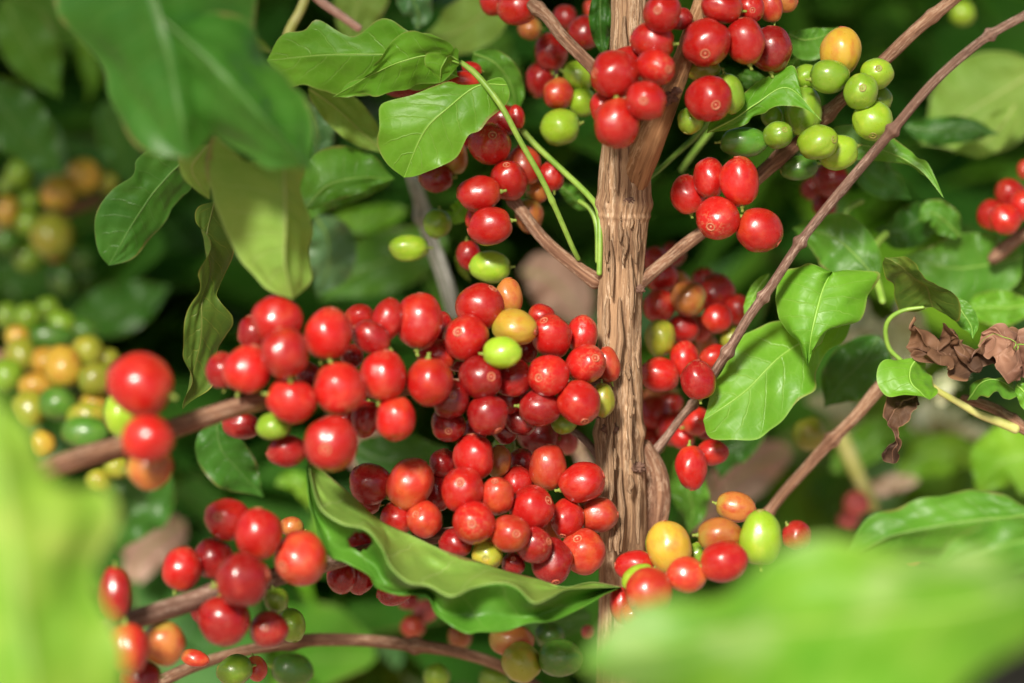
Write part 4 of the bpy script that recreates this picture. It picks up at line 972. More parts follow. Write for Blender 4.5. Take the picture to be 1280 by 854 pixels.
bgl('small lit leaf behind the upper left cherries', [(586, 246, 40), (576, 262, 40), (566, 270, 42), (556, 264, 44)], 'farbright', 14, 12, seed=77)
bgl('thin green leaf right of the hanging green stems', [(700, 232, 40), (714, 244, 40), (726, 258, 42), (734, 262, 44)], 'mid', 12, 10, seed=78)
bgl('pale dried leaf between the blurred sticks and green cherries', [(572, 312, 60), (576, 330, 60), (582, 344, 60), (588, 352, 62)], 'yellow', 6, 6, seed=79)
bgl('small pointed green leaf between red and dark green cherries', [(960, 110, 30), (940, 100, 30), (930, 95, 30), (920, 96, 32)], 'mid', 14, 12, seed=80)
bgl('green leaf under the dark green cherry near the upper trunk', [(1000, 70, 40), (985, 90, 40), (960, 110, 42), (935, 130, 44)], 'bright', 8, 10, seed=81)


bgl('mid green soft leaf highest in the upper left corner', [(4, -3, 164), (28, 46, 168.02), (52, 88, 171.98), (76, 123, 176)], 'mid', 38, 32, seed=200)
bgl('vivid lime soft patch of leaf at the upper left edge', [(-3, 100, 254), (12, 121, 258.02), (28, 134, 261.98), (43, 140, 266)], 'farbright', 16, 13, seed=201)
bgl('mid green soft leaf below the top edge at far left', [(14, -12, 234), (52, 16, 238.02), (88, 38, 241.98), (126, 52, 246)], 'mid', 34, 28, seed=202)
bgl('deep green soft leaf behind the dark drooping leaf', [(131, 126, 184), (144, 169, 188.02), (156, 205, 191.98), (169, 234, 196)], 'dark', 30, 25, seed=203)
bgl('dark green soft leaf above the upper left cherries', [(-19, 102, 144), (14, 148, 148.02), (46, 186, 151.98), (79, 218, 156)], 'dark', 40, 34, seed=204)
bgl('deep green soft leaf left of the twisted leaf', [(151, 302, 254), (184, 328, 258.02), (216, 347, 261.98), (249, 358, 266)], 'dark', 30, 25, seed=205)
bgl('dark soft leaf above the big blurred red cherry', [(86, 403, 194), (129, 395, 198.02), (171, 379, 201.98), (214, 357, 206)], 'dark', 36, 30, seed=206)
bgl('deep green soft leaf behind the twisted leaf tail', [(196, 481, 274), (239, 481, 278.02), (281, 473, 281.98), (324, 459, 286)], 'dark', 34, 28, seed=207)
bgl('dark soft leaf between the two left edge clusters', [(-8, 340, 254), (37, 347, 258.02), (83, 347, 261.98), (128, 340, 266)], 'dark', 36, 30, seed=208)
bgl('deep green soft leaf in the gap right of left clusters', [(139, 396, 314), (167, 426, 318.02), (193, 448, 321.98), (221, 464, 326)], 'dark', 28, 23, seed=209)
bgl('lime soft leaf behind the bright top leaf', [(443, -10, 214), (454, 17, 218.02), (466, 37, 221.98), (477, 50, 226)], 'farbright', 18, 15, seed=210)
bgl('mid green soft leaf behind the top cherries', [(588, 22, 174), (610, 55, 178.02), (630, 80, 181.98), (652, 98, 186)], 'mid', 26, 22, seed=211)
bgl('lime soft leaf above the long cluster', [(411, 286, 294), (437, 302, 298.02), (463, 312, 301.98), (489, 314, 306)], 'farbright', 22, 18, seed=212)
bgl('mid green soft leaf just above the long cluster middle', [(539, 344, 254), (553, 375, 258.02), (567, 399, 261.98), (581, 416, 266)], 'mid', 22, 18, seed=213)

DG = 'pale dried leaves behind the fruit'
def dry(lab, mid, w_, **k): leaf(lab, mid, None, None, 'dry', wL=w_, wR=w_, group=DG, nu=34, nvh=7, wave=6, quilt=1.5, tip=.1, **k)
dry('pinkish dried leaf blurred between long cluster and trunk', [(650, 340, 200), (680, 345, 198), (710, 370, 200), (735, 410, 204)], 36, seed=90)
dry('pinkish dried leaf blurred below the middle of long cluster', [(400, 540, 180), (440, 540, 180), (480, 580, 180), (500, 620, 184)], 34, seed=91)
dry('large pinkish dried leaf blurred right of the lower trunk', [(990, 560, 180), (950, 580, 180), (910, 610, 180), (870, 660, 184)], 32, seed=92)
dry('dull pink dried leaf blurred beside left foreground leaf', [(230, 650, 190), (205, 670, 190), (180, 690, 190), (160, 730, 194)], 34, seed=93)
dry('small tan dried leaf blurred at the foot of the trunk', [(880, 590, 150), (890, 610, 150), (884, 640, 150), (860, 670, 154)], 14, seed=94)
dry('tan dried leaf blurred between trunk and lower clusters', [(712, 540, 110), (722, 560, 110), (736, 590, 110), (738, 615, 112)], 9, seed=95)
dry('brownish dried leaf blurred low at the right', [(1150, 600, 180), (1120, 604, 180), (1090, 612, 180), (1060, 620, 182)], 12, seed=96)
PG = 'pale leaf shapes added as bright spots at right'  # leaf shapes added to stand in for bright gaps and leaf sheen
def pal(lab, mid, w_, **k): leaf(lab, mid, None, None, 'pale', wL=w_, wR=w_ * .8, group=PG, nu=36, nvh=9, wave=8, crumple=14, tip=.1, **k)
pal('cream blurred light spot under the glossy pointed leaf', [(1060, 415, 130), (1075, 422, 130), (1085, 436, 130), (1074, 448, 132)], 18, seed=97)
pal('cream blurred light spot left of the dead leaf', [(1140, 396, 130), (1130, 410, 130), (1122, 426, 130), (1126, 440, 132)], 14, seed=98)
pal('white blurred light spot left of the dangling dead leaf', [(1030, 500, 220), (1048, 498, 220), (1062, 512, 220), (1070, 524, 222)], 22, seed=99)
pal('white blurred light spot right of the dangling dead leaf', [(1140, 530, 230), (1160, 524, 230), (1180, 534, 230), (1190, 548, 232)], 22, seed=100)
pal('white blurred light spot near the right edge', [(1200, 560, 230), (1216, 556, 230), (1230, 564, 230), (1240, 572, 232)], 16, seed=101)
pal('small cream light spot above the arched small leaf', [(1168, 476, 120), (1182, 474, 120), (1196, 478, 120), (1202, 484, 122)], 9, seed=102)

# ------------------------------------------------------------------ cherries
# x, y, rx, ry, depth mm, kind, navel seen at (right, up) or axis angle or None, words
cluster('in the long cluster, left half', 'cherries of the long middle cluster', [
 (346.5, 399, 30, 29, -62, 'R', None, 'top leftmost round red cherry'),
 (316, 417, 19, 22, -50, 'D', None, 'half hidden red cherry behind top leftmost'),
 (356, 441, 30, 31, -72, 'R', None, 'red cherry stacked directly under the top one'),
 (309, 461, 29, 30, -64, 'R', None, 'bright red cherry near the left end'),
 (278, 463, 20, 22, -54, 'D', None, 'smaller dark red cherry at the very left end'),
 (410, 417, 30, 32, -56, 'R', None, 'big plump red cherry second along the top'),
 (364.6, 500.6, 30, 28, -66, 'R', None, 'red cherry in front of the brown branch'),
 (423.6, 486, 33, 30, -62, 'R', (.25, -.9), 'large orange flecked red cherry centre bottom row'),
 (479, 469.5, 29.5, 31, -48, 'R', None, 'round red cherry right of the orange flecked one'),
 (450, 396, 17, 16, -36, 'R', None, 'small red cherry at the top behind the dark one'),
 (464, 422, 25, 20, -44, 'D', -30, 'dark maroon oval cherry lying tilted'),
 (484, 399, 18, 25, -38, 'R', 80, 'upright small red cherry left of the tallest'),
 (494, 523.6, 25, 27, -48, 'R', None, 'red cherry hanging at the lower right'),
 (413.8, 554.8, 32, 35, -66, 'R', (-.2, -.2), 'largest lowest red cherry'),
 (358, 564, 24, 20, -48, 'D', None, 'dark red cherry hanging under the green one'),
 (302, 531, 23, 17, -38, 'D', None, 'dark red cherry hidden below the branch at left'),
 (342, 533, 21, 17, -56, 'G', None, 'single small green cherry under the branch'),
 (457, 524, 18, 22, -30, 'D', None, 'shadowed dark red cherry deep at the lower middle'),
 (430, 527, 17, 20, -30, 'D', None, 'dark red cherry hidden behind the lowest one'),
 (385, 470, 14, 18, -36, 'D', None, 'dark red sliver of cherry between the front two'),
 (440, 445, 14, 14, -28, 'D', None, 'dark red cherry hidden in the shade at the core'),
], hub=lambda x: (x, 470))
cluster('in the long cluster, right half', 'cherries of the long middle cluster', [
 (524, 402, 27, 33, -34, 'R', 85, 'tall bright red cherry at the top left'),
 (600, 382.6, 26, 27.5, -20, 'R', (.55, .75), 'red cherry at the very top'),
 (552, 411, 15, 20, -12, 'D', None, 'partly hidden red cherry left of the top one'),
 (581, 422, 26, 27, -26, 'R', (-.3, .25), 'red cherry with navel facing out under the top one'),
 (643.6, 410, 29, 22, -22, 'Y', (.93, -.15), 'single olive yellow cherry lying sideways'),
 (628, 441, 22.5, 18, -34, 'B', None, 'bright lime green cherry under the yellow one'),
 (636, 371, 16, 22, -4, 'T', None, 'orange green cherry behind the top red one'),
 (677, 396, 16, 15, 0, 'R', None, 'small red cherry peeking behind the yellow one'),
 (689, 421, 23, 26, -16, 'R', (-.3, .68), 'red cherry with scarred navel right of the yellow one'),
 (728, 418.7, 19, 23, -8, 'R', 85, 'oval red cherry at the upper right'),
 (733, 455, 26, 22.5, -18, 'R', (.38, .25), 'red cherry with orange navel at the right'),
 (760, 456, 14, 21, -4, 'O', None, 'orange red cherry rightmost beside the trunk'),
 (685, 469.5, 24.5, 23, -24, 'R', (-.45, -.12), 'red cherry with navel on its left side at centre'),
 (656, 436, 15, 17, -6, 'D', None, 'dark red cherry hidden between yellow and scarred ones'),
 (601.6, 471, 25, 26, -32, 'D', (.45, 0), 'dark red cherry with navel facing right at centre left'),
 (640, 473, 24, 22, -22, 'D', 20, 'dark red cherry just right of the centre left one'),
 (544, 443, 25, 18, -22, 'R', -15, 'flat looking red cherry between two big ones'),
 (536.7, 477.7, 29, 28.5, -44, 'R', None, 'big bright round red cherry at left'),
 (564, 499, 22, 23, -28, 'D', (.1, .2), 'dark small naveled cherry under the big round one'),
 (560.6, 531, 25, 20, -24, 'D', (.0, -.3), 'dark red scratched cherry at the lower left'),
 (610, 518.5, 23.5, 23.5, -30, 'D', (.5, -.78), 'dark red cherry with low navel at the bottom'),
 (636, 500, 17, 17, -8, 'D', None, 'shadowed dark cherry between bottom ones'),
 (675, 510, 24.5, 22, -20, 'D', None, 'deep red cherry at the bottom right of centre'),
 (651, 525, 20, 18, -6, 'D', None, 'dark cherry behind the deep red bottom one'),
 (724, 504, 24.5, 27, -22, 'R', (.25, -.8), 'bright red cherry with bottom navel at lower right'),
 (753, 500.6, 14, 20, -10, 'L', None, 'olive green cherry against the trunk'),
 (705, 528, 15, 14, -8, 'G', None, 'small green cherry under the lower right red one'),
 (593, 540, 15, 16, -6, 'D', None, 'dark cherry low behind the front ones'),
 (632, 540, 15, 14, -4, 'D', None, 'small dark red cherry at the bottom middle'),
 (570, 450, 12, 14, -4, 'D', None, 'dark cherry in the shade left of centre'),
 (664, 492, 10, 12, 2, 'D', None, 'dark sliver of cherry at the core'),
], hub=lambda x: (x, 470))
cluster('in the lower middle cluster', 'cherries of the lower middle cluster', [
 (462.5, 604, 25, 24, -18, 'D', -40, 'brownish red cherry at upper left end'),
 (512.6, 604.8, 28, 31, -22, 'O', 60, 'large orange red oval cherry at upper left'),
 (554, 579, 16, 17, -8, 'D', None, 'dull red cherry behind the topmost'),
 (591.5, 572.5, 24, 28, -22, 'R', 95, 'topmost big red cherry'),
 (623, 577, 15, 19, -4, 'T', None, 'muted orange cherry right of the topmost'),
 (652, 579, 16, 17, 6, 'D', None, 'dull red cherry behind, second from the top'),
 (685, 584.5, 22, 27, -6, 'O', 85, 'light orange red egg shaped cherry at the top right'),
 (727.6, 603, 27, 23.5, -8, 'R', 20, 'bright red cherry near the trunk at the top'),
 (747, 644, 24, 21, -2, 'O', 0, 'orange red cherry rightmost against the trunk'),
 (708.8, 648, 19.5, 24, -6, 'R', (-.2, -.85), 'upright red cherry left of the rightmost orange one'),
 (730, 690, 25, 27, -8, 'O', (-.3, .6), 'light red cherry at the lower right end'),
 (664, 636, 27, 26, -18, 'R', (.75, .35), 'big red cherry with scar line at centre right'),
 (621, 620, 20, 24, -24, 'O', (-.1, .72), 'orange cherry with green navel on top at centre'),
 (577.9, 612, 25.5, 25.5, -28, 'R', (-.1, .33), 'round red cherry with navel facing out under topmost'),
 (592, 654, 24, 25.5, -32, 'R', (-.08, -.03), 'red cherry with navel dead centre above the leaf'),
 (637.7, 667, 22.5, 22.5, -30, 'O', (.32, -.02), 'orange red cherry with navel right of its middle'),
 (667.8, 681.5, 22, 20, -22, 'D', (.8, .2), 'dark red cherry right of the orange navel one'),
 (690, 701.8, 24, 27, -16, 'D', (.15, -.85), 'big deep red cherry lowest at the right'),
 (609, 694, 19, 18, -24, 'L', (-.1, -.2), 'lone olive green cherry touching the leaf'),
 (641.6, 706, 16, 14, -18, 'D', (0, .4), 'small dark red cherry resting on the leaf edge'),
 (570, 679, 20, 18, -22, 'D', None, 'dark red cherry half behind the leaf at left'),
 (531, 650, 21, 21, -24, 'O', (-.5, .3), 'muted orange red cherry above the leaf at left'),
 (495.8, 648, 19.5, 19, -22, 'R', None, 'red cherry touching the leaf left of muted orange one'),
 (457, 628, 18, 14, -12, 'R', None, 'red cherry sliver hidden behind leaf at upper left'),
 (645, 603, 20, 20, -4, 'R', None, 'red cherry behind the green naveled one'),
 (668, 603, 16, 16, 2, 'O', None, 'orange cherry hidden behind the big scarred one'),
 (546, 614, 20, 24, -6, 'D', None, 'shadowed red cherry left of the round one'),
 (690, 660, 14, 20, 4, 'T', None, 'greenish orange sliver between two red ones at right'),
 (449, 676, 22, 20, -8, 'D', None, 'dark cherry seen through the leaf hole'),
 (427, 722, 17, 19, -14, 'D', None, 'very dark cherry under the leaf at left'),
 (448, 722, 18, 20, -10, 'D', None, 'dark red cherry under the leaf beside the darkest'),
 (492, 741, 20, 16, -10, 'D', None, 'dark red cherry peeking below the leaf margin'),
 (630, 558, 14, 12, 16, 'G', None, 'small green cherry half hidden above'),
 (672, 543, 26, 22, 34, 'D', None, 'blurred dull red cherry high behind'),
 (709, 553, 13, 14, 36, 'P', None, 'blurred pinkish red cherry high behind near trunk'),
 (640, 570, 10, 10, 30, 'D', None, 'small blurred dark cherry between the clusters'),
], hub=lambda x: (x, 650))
cluster('in the lower left cluster', 'cherries of the lower left cluster', [
 (284, 649, 27, 27, -52, 'R', (-.4, .1), 'topmost scratched red cherry'),
 (322.8, 667, 29, 31, -60, 'R', None, 'big red cherry right of the topmost'),
 (227.6, 711, 25.5, 27, -50, 'R', None, 'round red cherry leftmost'),
 (266, 698, 24, 25, -48, 'D', None, 'deep red cherry between leftmost and topmost'),
 (303.5, 725, 33, 31, -70, 'D', None, 'largest wide deep red cherry at centre'),
 (279.7, 776, 31, 31, -58, 'D', None, 'big dark red cherry at the bottom left'),
 (336, 787, 23, 23, -50, 'D', (-.2, .1), 'dark red cherry at the bottom right'),
 (375, 698, 33.5, 30.5, -54, 'O', (-.6, -.3), 'orange red cherry with greenish base rightmost'),
 (364.5, 659, 14, 13, -20, 'T', None, 'small brownish cherry behind the orange red one'),
 (346, 750, 15, 15, -44, 'G', None, 'small green cherry at centre right'),
 (364, 782, 17, 20, -16, 'G', None, 'green cherry hidden behind the bottom right one'),
 (256, 762, 16, 20, -36, 'D', None, 'black looking cherry hidden behind bottom left one'),
 (293, 838, 21, 18, -10, 'G', None, 'green cherry at the bottom edge'),
 (320, 836, 13, 15, 0, 'O', None, 'small orange cherry beside green one at bottom edge'),
 (244, 823, 17, 10, 4, 'O', None, 'small orange red cherry low'),
 (205, 805, 25, 27, -60, 'T', None, 'brown orange blurred cherry'),
 (161, 811, 26, 31, -84, 'R', None, 'blurred dark red cherry beside the foreground leaf'),
 (144, 742, 19, 32, -84, 'D', 90, 'tall blurred dark red cherry half behind leaf'),
 (176, 848, 24, 20, -60, 'D', None, 'blurred dark red cherry cut by the bottom edge'),
 (366, 838, 24, 20, 40, 'F', None, 'blurred dark green cherry low behind branch'),
], hub=lambda x: (x, 735))
cluster('at the long branch end', 'cherries at the left branch end', [
 (174, 480, 40, 37.5, -96, 'R', 160, 'very large blurred bright red cherry'),
 (185, 549, 31, 29, -108, 'R', None, 'blurred dark red cherry in front of the branch'),
 (187, 585, 28, 26, -84, 'T', None, 'blurred brown orange cherry under the branch'),
 (152, 519, 23, 28, -70, 'B', None, 'blurred yellow green cherry behind the big red one'),
], hub=(160, 560), parts=True)
YL = 'yellow and green cherries at the left edge'
cluster('in the left edge cluster', YL, [
 (80, 458, 23, 25, 110, 'Y', None, 'large yellow blurred cherry'), (58, 452, 17, 18, 118, 'Y', None, 'yellow blurred cherry overlapped by the large yellow one'),
 (45, 483, 21, 15, 112, 'Y', None, 'yellow orange oval blurred cherry lying flat'), (73, 505, 23, 20, 104, 'F', None, 'dark glossy green blurred cherry below the yellow ones'),
 (120, 474, 21, 19, 104, 'L', None, 'yellow green blurred cherry left of the big red'), (109, 439, 19, 19, 112, 'L', None, 'shiny yellow green blurred cherry right of yellow'),
 (135, 450, 14, 14, 116, 'L', None, 'small blurred olive cherry behind the big red'), (118, 505, 16, 15, 106, 'Y', None, 'orange yellow blurred cherry low beside lime one'),
 (107, 541, 28, 19, 92, 'F', None, 'wide dark green blurred cherry at the bottom'), (109, 521, 24, 17, 100, 'L', None, 'olive green blurred cherry on top of the wide green one'),
 (36, 397, 17, 17, 140, 'G', None, 'bright green blurred cherry high up'), (22, 421, 15, 13, 136, 'Y', None, 'small yellow blurred cherry at far left'),
 (64, 421, 27, 15, 138, 'F', None, 'dark green blurred cherry above the yellow ones'), (76, 405, 18, 16, 150, 'G', None, 'green blurred cherry second from the top'),
 (105, 413, 18, 14, 150, 'F', None, 'dark green blurred cherry above the shiny one'), (26, 446, 20, 22, 128, 'L', None, 'olive blurred cherry left of the yellow pair'),
 (36, 512, 22, 22, 110, 'L', None, 'olive blurred cherry beside the foreground leaf'), (146, 583, 15, 14, 100, 'L', None, 'small yellow olive blurred cherry under the branch'),
 (123, 602, 14, 16, 100, 'L', None, 'pale yellow green blurred cherry low behind the leaf'), (52, 556, 16, 16, 100, 'Y', None, 'yellow blurred cherry lowest behind the leaf'),
 (8, 470, 20, 20, 124, 'G', None, 'green blurred cherry cut by the left edge'), (60, 385, 14, 12, 160, 'G', None, 'small green blurred cherry topmost'),
 (10, 395, 14, 16, 150, 'G', None, 'green blurred cherry at the edge, high up'), (85, 490, 14, 14, 130, 'F', None, 'dark green blurred cherry in the middle gap'),
], parts=False)
cluster('in the upper left edge cluster', 'cherries at the upper left edge', [
 (104, 220, 20, 20, 190, 'Y', None, 'orange blurred cherry at the top right'), (73, 241, 21, 21, 184, 'Y', None, 'golden yellow blurred cherry beside the orange one'),
 (65, 295, 24, 27, 180, 'L', None, 'large yellow green blurred cherry at the bottom'), (9, 264, 14, 18, 190, 'Y', None, 'yellow blurred cherry at the picture edge'),
 (34, 279, 14, 15, 190, 'G', None, 'green blurred cherry between the yellow ones'), (37, 252, 13, 13, 196, 'G', None, 'small green blurred cherry at the middle'),
 (24, 217, 16, 17, 196, 'G', None, 'green blurred cherry at the top left'), (8, 233, 10, 11, 196, 'G', None, 'small green blurred cherry near picture edge'),
 (8, 301, 14, 14, 190, 'F', None, 'dark green blurred cherry low at picture edge'), (35, 322, 16, 17, 200, 'G', None, 'green blurred cherry lowest'),
 (135, 229, 12, 12, 200, 'L', None, 'olive blurred cherry behind the dark leaf'), (104, 322, 14, 12, 210, 'F', None, 'dark blurred cherry at the lower right'),
 (82, 350, 18, 18, 220, 'F', None, 'dim dark green blurred cherry far below'), (110, 345, 16, 16, 224, 'F', None, 'dim green blurred cherry right of far below one'),
 (68, 318, 12, 10, 186, 'T', None, 'orange brown sliver of cherry under the large one'),
], parts=False)
cluster('on the upper trunk', 'cherries in front of the upper trunk', [
 (827, 16, 25.5, 22.5, -34, 'R', (-.18, .12), 'red cherry with pale navel topmost'),
 (850, 24, 15, 13, -20, 'D', None, 'dark red cherry hidden right of the topmost'),
 (815, 52, 25.5, 23, -30, 'R', None, 'plain glossy red cherry second from the top'),
 (820, 84, 24, 21, -38, 'R', (.55, -.1), 'red cherry with corky scar and side navel'),
 (769, 93, 27.5, 28, -38, 'R', (-.85, .05), 'big red cherry with pale navel at its left'),
 (785, 73, 18, 14, -24, 'R', None, 'red cherry peeking behind the big left one'),
 (807, 126, 26, 23.5, -46, 'R', (-.1, 0), 'red cherry with corky grey navel facing out'),
 (771, 154, 27, 29, -40, 'R', None, 'large red cherry lowest on the trunk'),
 (756, 134, 18, 20, -28, 'R', None, 'red cherry half hidden left of the lowest'),
], hub=lambda x: (x, 100))
cluster('in the upper right red cluster', 'red cherries right of the upper trunk', [
 (883, 54, 28, 28, -24, 'R', (-.05, -.45), 'big red cherry with navel low in the middle'),
 (879, 88, 20, 14, -12, 'L', None, 'olive cherry just under the big red one'),
 (902, 9, 24, 20, -20, 'R', None, 'red cherry cut by the top edge'),
 (938, 11, 17, 16, -12, 'R', (.15, -.1), 'small red cherry with navel at the top edge'),
 (932, 52, 22.5, 27.5, -20, 'R', 100, 'oval bright red cherry second from right'),
 (963, 8, 14, 19, -2, 'O', None, 'dull orange red cherry at the top edge'),
 (964, 62, 25, 27, -8, 'D', None, 'dark red cherry rightmost'),
 (886, 124, 26, 28, -26, 'R', (.3, -.25), 'red cherry with cracked rim before green ones'),
 (911, 117, 18, 24, -14, 'G', None, 'green cherry right of the cracked red one'),
 (863, 151, 16, 16, -14, 'G', None, 'small green cherry left below the cracked red one'),
 (930, 178, 28, 18, -2, 'F', 0, 'dark green oval cherry lying under the leaf'),
 (980, 2, 16, 14, 6, 'T', None, 'orange green cherry beyond the dark red one'),
], hub=(905, 85))
cluster('in the group of five', 'five red cherries right of the trunk', [
 (860, 243, 20, 23, 2, 'R', None, 'leftmost slightly blurred red cherry'),
 (887, 223, 19, 24, -4, 'R', 90, 'upper middle oval red cherry'),
 (924.6, 227, 22.5, 29, -8, 'R', 95, 'tall red cherry at the top right'),
 (896.5, 273, 25, 26, -12, 'R', (-.3, -.4), 'round red cherry with navel in the middle below'),
 (950, 288, 27, 26, -10, 'R', -35, 'rightmost bright red oval cherry'),
], hub=(905, 250))
cluster('behind the upper left branch', 'cherries behind the left upper branch', [
 (646, 10, 23, 20, 20, 'R', None, 'bright red cherry at the top edge'), (617, 0, 17, 18, 30, 'R', None, 'red cherry leftmost at the top edge'),
 (730, 42, 20, 20, 40, 'D', None, 'dark red cherry right behind branch'), (689, 65, 20, 22, 44, 'D', None, 'dark red blurred cherry in the middle'),
 (677, 99, 19, 22, 44, 'D', None, 'dark red blurred cherry beside the lime ones'), (698, 117, 18, 18, 32, 'O', None, 'pale orange red cherry'),
 (724, 94, 19, 18, 34, 'B', None, 'lime green cherry uppermost of three'), (727, 128, 17, 17, 32, 'B', None, 'lime green cherry between the other two'),
 (700, 159, 23, 22, 26, 'B', 10, 'bright lime green cherry lowest of three'), (662, 36, 14, 13, 50, 'T', None, 'small dull orange cherry'),
 (738, 12, 8, 12, 60, 'O', None, 'tiny orange cherry next to the trunk'), (706, 22, 14, 14, 60, 'D', None, 'dim dark cherry above the branch'),
], hub=(700, 80))
cluster('under the toothed leaf', 'cherries under the toothed leaf', [
 (545, 223, 20, 17, 26, 'D', None, 'dull red cherry leftmost'), (567, 195, 17, 22, 26, 'T', None, 'brown orange cherry half hidden by the leaf'),
 (613, 180, 25.5, 23, 12, 'R', (.1, .4), 'big red cherry with greenish side near the top'), (599, 242, 26, 20, 8, 'R', 5, 'oval light red cherry lying on its side'),
 (636, 226, 21, 26, 8, 'R', (-.1, .7), 'upright red cherry at the centre'), (612, 283, 26, 22.5, 4, 'R', 15, 'lowest bright red cherry'),
 (597, 275, 15, 16, 18, 'R', None, 'red cherry behind the lowest one'), (630, 150, 22, 18, 24, 'D', None, 'shaded red cherry at the leaf edge'),
 (646, 146, 10, 14, 16, 'R', None, 'small bright red cherry above behind the stem'), (655, 207, 20, 24, 20, 'O', None, 'orange red cherry crossed by the green stem'),
 (690, 220, 14.5, 18, 18, 'R', None, 'small red cherry rightmost'), (672, 240, 14, 14, 28, 'T', None, 'shaded brown cherry left of rightmost'),
 (662, 270, 17, 20, 26, 'T', None, 'brown orange cherry behind the branch tip'), (577, 101, 22, 12, 10, 'R', 0, 'flat red cherry between the two top leaves'),
 (590, 86, 12, 8, 18, 'R', None, 'small red sliver above the flat one'), (520, 110, 34, 10, 26, 'D', 10, 'dark red cherry hidden in the leaf shadow'),
 (547, 280, 16, 17, 30, 'G', None, 'green cherry hanging below the dull red'), (511, 310, 23, 16, 34, 'B', 0, 'lime green oval cherry lowest at left'),
 (612, 334, 24, 19, 18, 'B', 0, 'bright green cherry above the long cluster'), (586, 320, 14, 18, 30, 'D', None, 'shaded red cherry beside the bright green one'),
 (574, 175, 14, 14, 34, 'D', None, 'dark red cherry deep under the leaf'),
], hub=(640, 240))
cluster('in the upper right green cluster', 'green cherries on the right branch', [
 (1051, 64, 24, 28, 0, 'Y', 85, 'orange yellow egg shaped cherry on top'), (1037, 95.5, 23, 19.5, -8, 'G', 10, 'green cherry under the orange yellow one'),
 (1007, 95, 15, 14, 6, 'G', None, 'small green cherry leftmost of the top row'), (1096, 92, 20, 18, -4, 'B', (.1, .3), 'lime green cherry rightmost'),
 (1076, 114.5, 20, 20.5, -12, 'G', (.1, .2), 'round green cherry left of the rightmost'), (1091, 151, 24, 23, -10, 'B', (0, -.75), 'large lime cherry with navel below, beside the twig'),
 (1100, 124, 14, 15, 6, 'G', None, 'green cherry mostly hidden at right'), (1004, 140, 21, 29, 4, 'G', 85, 'tall pale green cherry behind the leaf tip'),
 (1022, 178, 29, 20.5, -10, 'B', (.72, .12), 'wide lime green cherry with tan navel at right'), (1048, 191, 23, 20, -2, 'B', 20, 'lime cherry tucked behind the wide one'),
 (973, 169, 16.5, 19.5, -6, 'G', (.35, .3), 'dark green cherry with navel, leftmost below'), (965, 146, 12, 14, 8, 'G', None, 'small green cherry behind the leaf at left'),
 (999, 210, 22, 15, 14, 'F', None, 'shaded dark green cherry at the bottom'), (986, 192, 14, 14, 16, 'F', None, 'dim green cherry under the branch'),
], hub=(1040, 130))
cluster('below the green cluster', 'dark red cherries below green cluster', [
 (1040, 226, 22, 20, 60, 'D', None, 'dark red blurred cherry'), (1031, 258, 14, 14, 70, 'D', None, 'smaller dark maroon blurred cherry lower down'),
 (1016, 236, 14, 14, 80, 'D', None, 'dim blurred maroon cherry, leftmost'),
], parts=False)
cluster('at the right picture edge', 'red cherries at the right edge', [
 (1263, 241, 18, 16, 56, 'R', None, 'uppermost of the four blurred red cherries'), (1240, 269, 18, 18, 60, 'R', None, 'leftmost blurred red cherry'),
 (1256, 274, 19, 18, 50, 'R', None, 'blurred red cherry in the middle front'), (1279, 257, 17, 18, 54, 'R', None, 'blurred red cherry cut by the frame'),
 (1281, 212, 9, 12, 70, 'O', None, 'orange blurred cherry above the red ones'),
], parts=False)
cluster('right behind the trunk', 'blurred cherries right behind the trunk', [
 (827, 347, 20, 17, 84, 'R', None, 'blurred dull red cherry under the branch'), (819, 325, 15, 16, 90, 'R', None, 'blurred dark red cherry touching the trunk top'),
 (846, 357, 18, 17, 92, 'T', None, 'blurred brown orange cherry at the back'), (860, 373, 21, 21, 72, 'T', None, 'big blurred orange cherry'),
 (824, 382, 20, 19, 76, 'R', (.5, .2), 'blurred red cherry left of the big orange one'), (895, 366, 21, 23, 92, 'R', None, 'blurred dull red cherry at the upper right'),
 (897, 398, 17, 18, 74, 'R', None, 'blurred round red cherry under the dull one'), (922, 388, 16, 18, 88, 'R', None, 'blurred crimson cherry behind the leaf sliver'),
 (854, 411, 19, 17, 80, 'R', None, 'blurred red cherry beside the olive one'), (875, 411, 15, 16, 92, 'R', None, 'blurred dark red cherry between two red ones'),
 (825, 423, 18, 22, 66, 'L', 90, 'blurred olive yellow cherry'), (856, 449, 16.5, 22, 64, 'R', 90, 'blurred upright red cherry at centre'),
 (824, 469, 23.5, 19.5, 60, 'R', -10, 'blurred wide red cherry beside the trunk'), (893, 446, 17, 14, 60, 'R', 20, 'blurred shiny red cherry behind the twig'),
 (914, 424, 13, 15, 78, 'L', None, 'blurred olive cherry behind the twig'), (883, 432, 13, 15, 100, 'T', None, 'blurred brown cherry deep in the middle'),
 (842, 318, 14, 14, 110, 'D', None, 'dim cherry above the others'), (880, 350, 14, 14, 110, 'D', None, 'dim dark cherry at the back top'),
], parts=False, base=-34)
cluster('on the small side twig', 'cherries on the small side twig', [
 (873, 475, 20, 23, -2, 'D', 95, 'sharp dark red teardrop cherry standing'),
], hub=(873, 510))
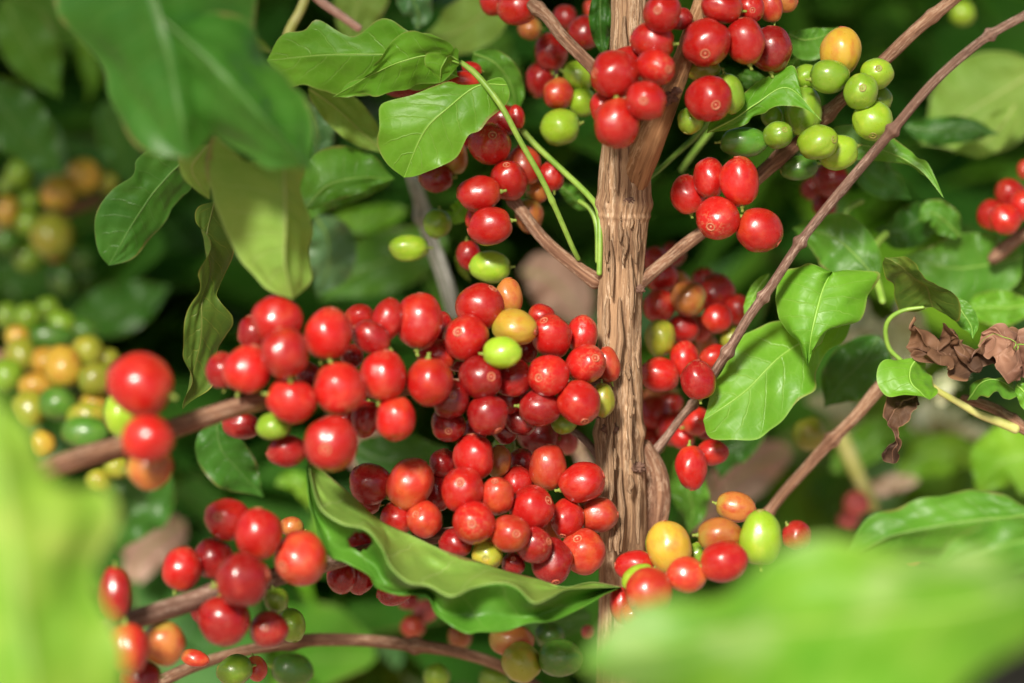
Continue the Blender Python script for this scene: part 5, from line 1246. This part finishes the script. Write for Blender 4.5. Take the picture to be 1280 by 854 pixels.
cluster('low right of the trunk', 'blurred cherries low behind the twig', [
 (818, 516, 19, 20, 70, 'R', None, 'blurred crimson cherry near the trunk'), (838, 505, 14, 14, 76, 'R', None, 'blurred crimson cherry second from trunk'),
 (845, 537, 22, 20, 62, 'R', None, 'large blurred crimson cherry'), (871, 527, 17, 17, 50, 'R', None, 'blurred red cherry below the standing dark one'),
 (812, 552, 18, 16, 72, 'O', None, 'blurred orange cherry beside the trunk'), (825, 492, 20, 14, 90, 'T', None, 'blurred brown cherry above the crimson ones'),
 (864, 585, 19, 26, 26, 'R', 95, 'bright red oval cherry hanging below the speckled leaf'), (891, 566, 18.5, 15, 34, 'R', 0, 'red cherry right of the hanging oval one'),
 (853, 548, 14, 13, 60, 'R', None, 'blurred red cherry above the hanging oval one'), (888, 538, 16, 12, 56, 'D', None, 'shaded red cherry under the speckled leaf'),
], hub=(860, 540), base=-14)
cluster('at the trunk foot', 'cherries at the lower right of trunk', [
 (836, 684, 26, 31, -22, 'Y', 105, 'big orange yellow egg shaped cherry'), (900, 669, 26, 20, -26, 'T', 0, 'orange cherry above the bright red one'),
 (905, 702, 28, 25, -40, 'R', None, 'brightest red cherry by the foreground leaf'), (858, 719, 24, 20, -38, 'O', None, 'light red cherry between brown orange and bright red'),
 (871, 694, 12, 15, -14, 'G', None, 'small green cherry wedged in the middle'), (811, 740, 28, 27, -42, 'O', (-.7, -.4), 'brown orange cherry with dark navel'),
 (797, 722, 20, 15, -28, 'B', 30, 'green crescent of cherry behind brown orange one'), (793, 707, 23, 18, -16, 'R', 0, 'red cherry uppermost left'),
 (777, 757, 14, 22, -22, 'R', 100, 'narrow red cherry against the trunk'), (792, 768, 15, 14, -26, 'R', None, 'small red cherry lowest'),
 (920, 634, 23, 17.5, 4, 'T', -10, 'brownish tan cherry beside pale ground'), (950.5, 672, 26, 32, -28, 'B', 90, 'tall yellow green cherry'),
 (996, 670.5, 17.5, 17.5, 20, 'D', 130, 'small dark red cherry hanging alone at right'), (822, 690, 12, 26, -8, 'G', 110, 'thin green cherry edge left of yellow one'),
], hub=(880, 750))
cluster('near the bottom edge', 'cherries low near the bottom edge', [
 (640, 800, 27, 20, 30, 'T', None, 'brown orange blurred cherry under the folded leaf'), (652, 828, 22, 24, 24, 'L', (-.1, .4), 'olive brown cherry under the brown orange one'),
 (701, 823, 26, 22, 20, 'F', None, 'dark green round cherry left of the trunk'), (687, 794, 17, 15, 40, 'F', None, 'dim green cherry above the dark green one'),
 (546, 845, 16, 14, 60, 'G', None, 'pale green blurred cherry under the branch'), (618, 848, 18, 14, 60, 'G', None, 'green blurred cherry right of the pale green one'),
 (516, 783, 14, 14, 90, 'O', None, 'orange pink blurred cherry above the branch'), (532, 764, 15, 13, 96, 'P', None, 'pink blurred cherry right above the orange pink one'),
 (735, 790, 8, 8, 50, 'P', None, 'tiny pink blurred cherry beside the trunk'), (510, 752, 12, 10, 80, 'D', None, 'dim red cherry just under the folded leaf'),
 (575, 796, 14, 14, 80, 'T', None, 'faint brown blurred cherry right of pink ones'),
], parts=False)
cluster('at the lower right', 'blurred cherries at the lower right', [
 (1012, 543, 20, 19, 84, 'L', None, 'lone olive green blurred cherry left of reddish twig'), (1070, 629, 15, 14, 150, 'P', None, 'pink blurred cherry on pale stalk'),
 (1060, 650, 13, 11, 150, 'P', None, 'pink red blurred cherry just below the other pink one'), (1141, 703, 9, 8, 60, 'P', None, 'tiny pink blurred cherry above the foreground leaf'),
], parts=False)
cluster('at the top edge right', 'blurred green cherries at top', [
 (1203, 17, 15, 14, 120, 'B', None, 'small bright lime blurred cherry'),
], parts=False)
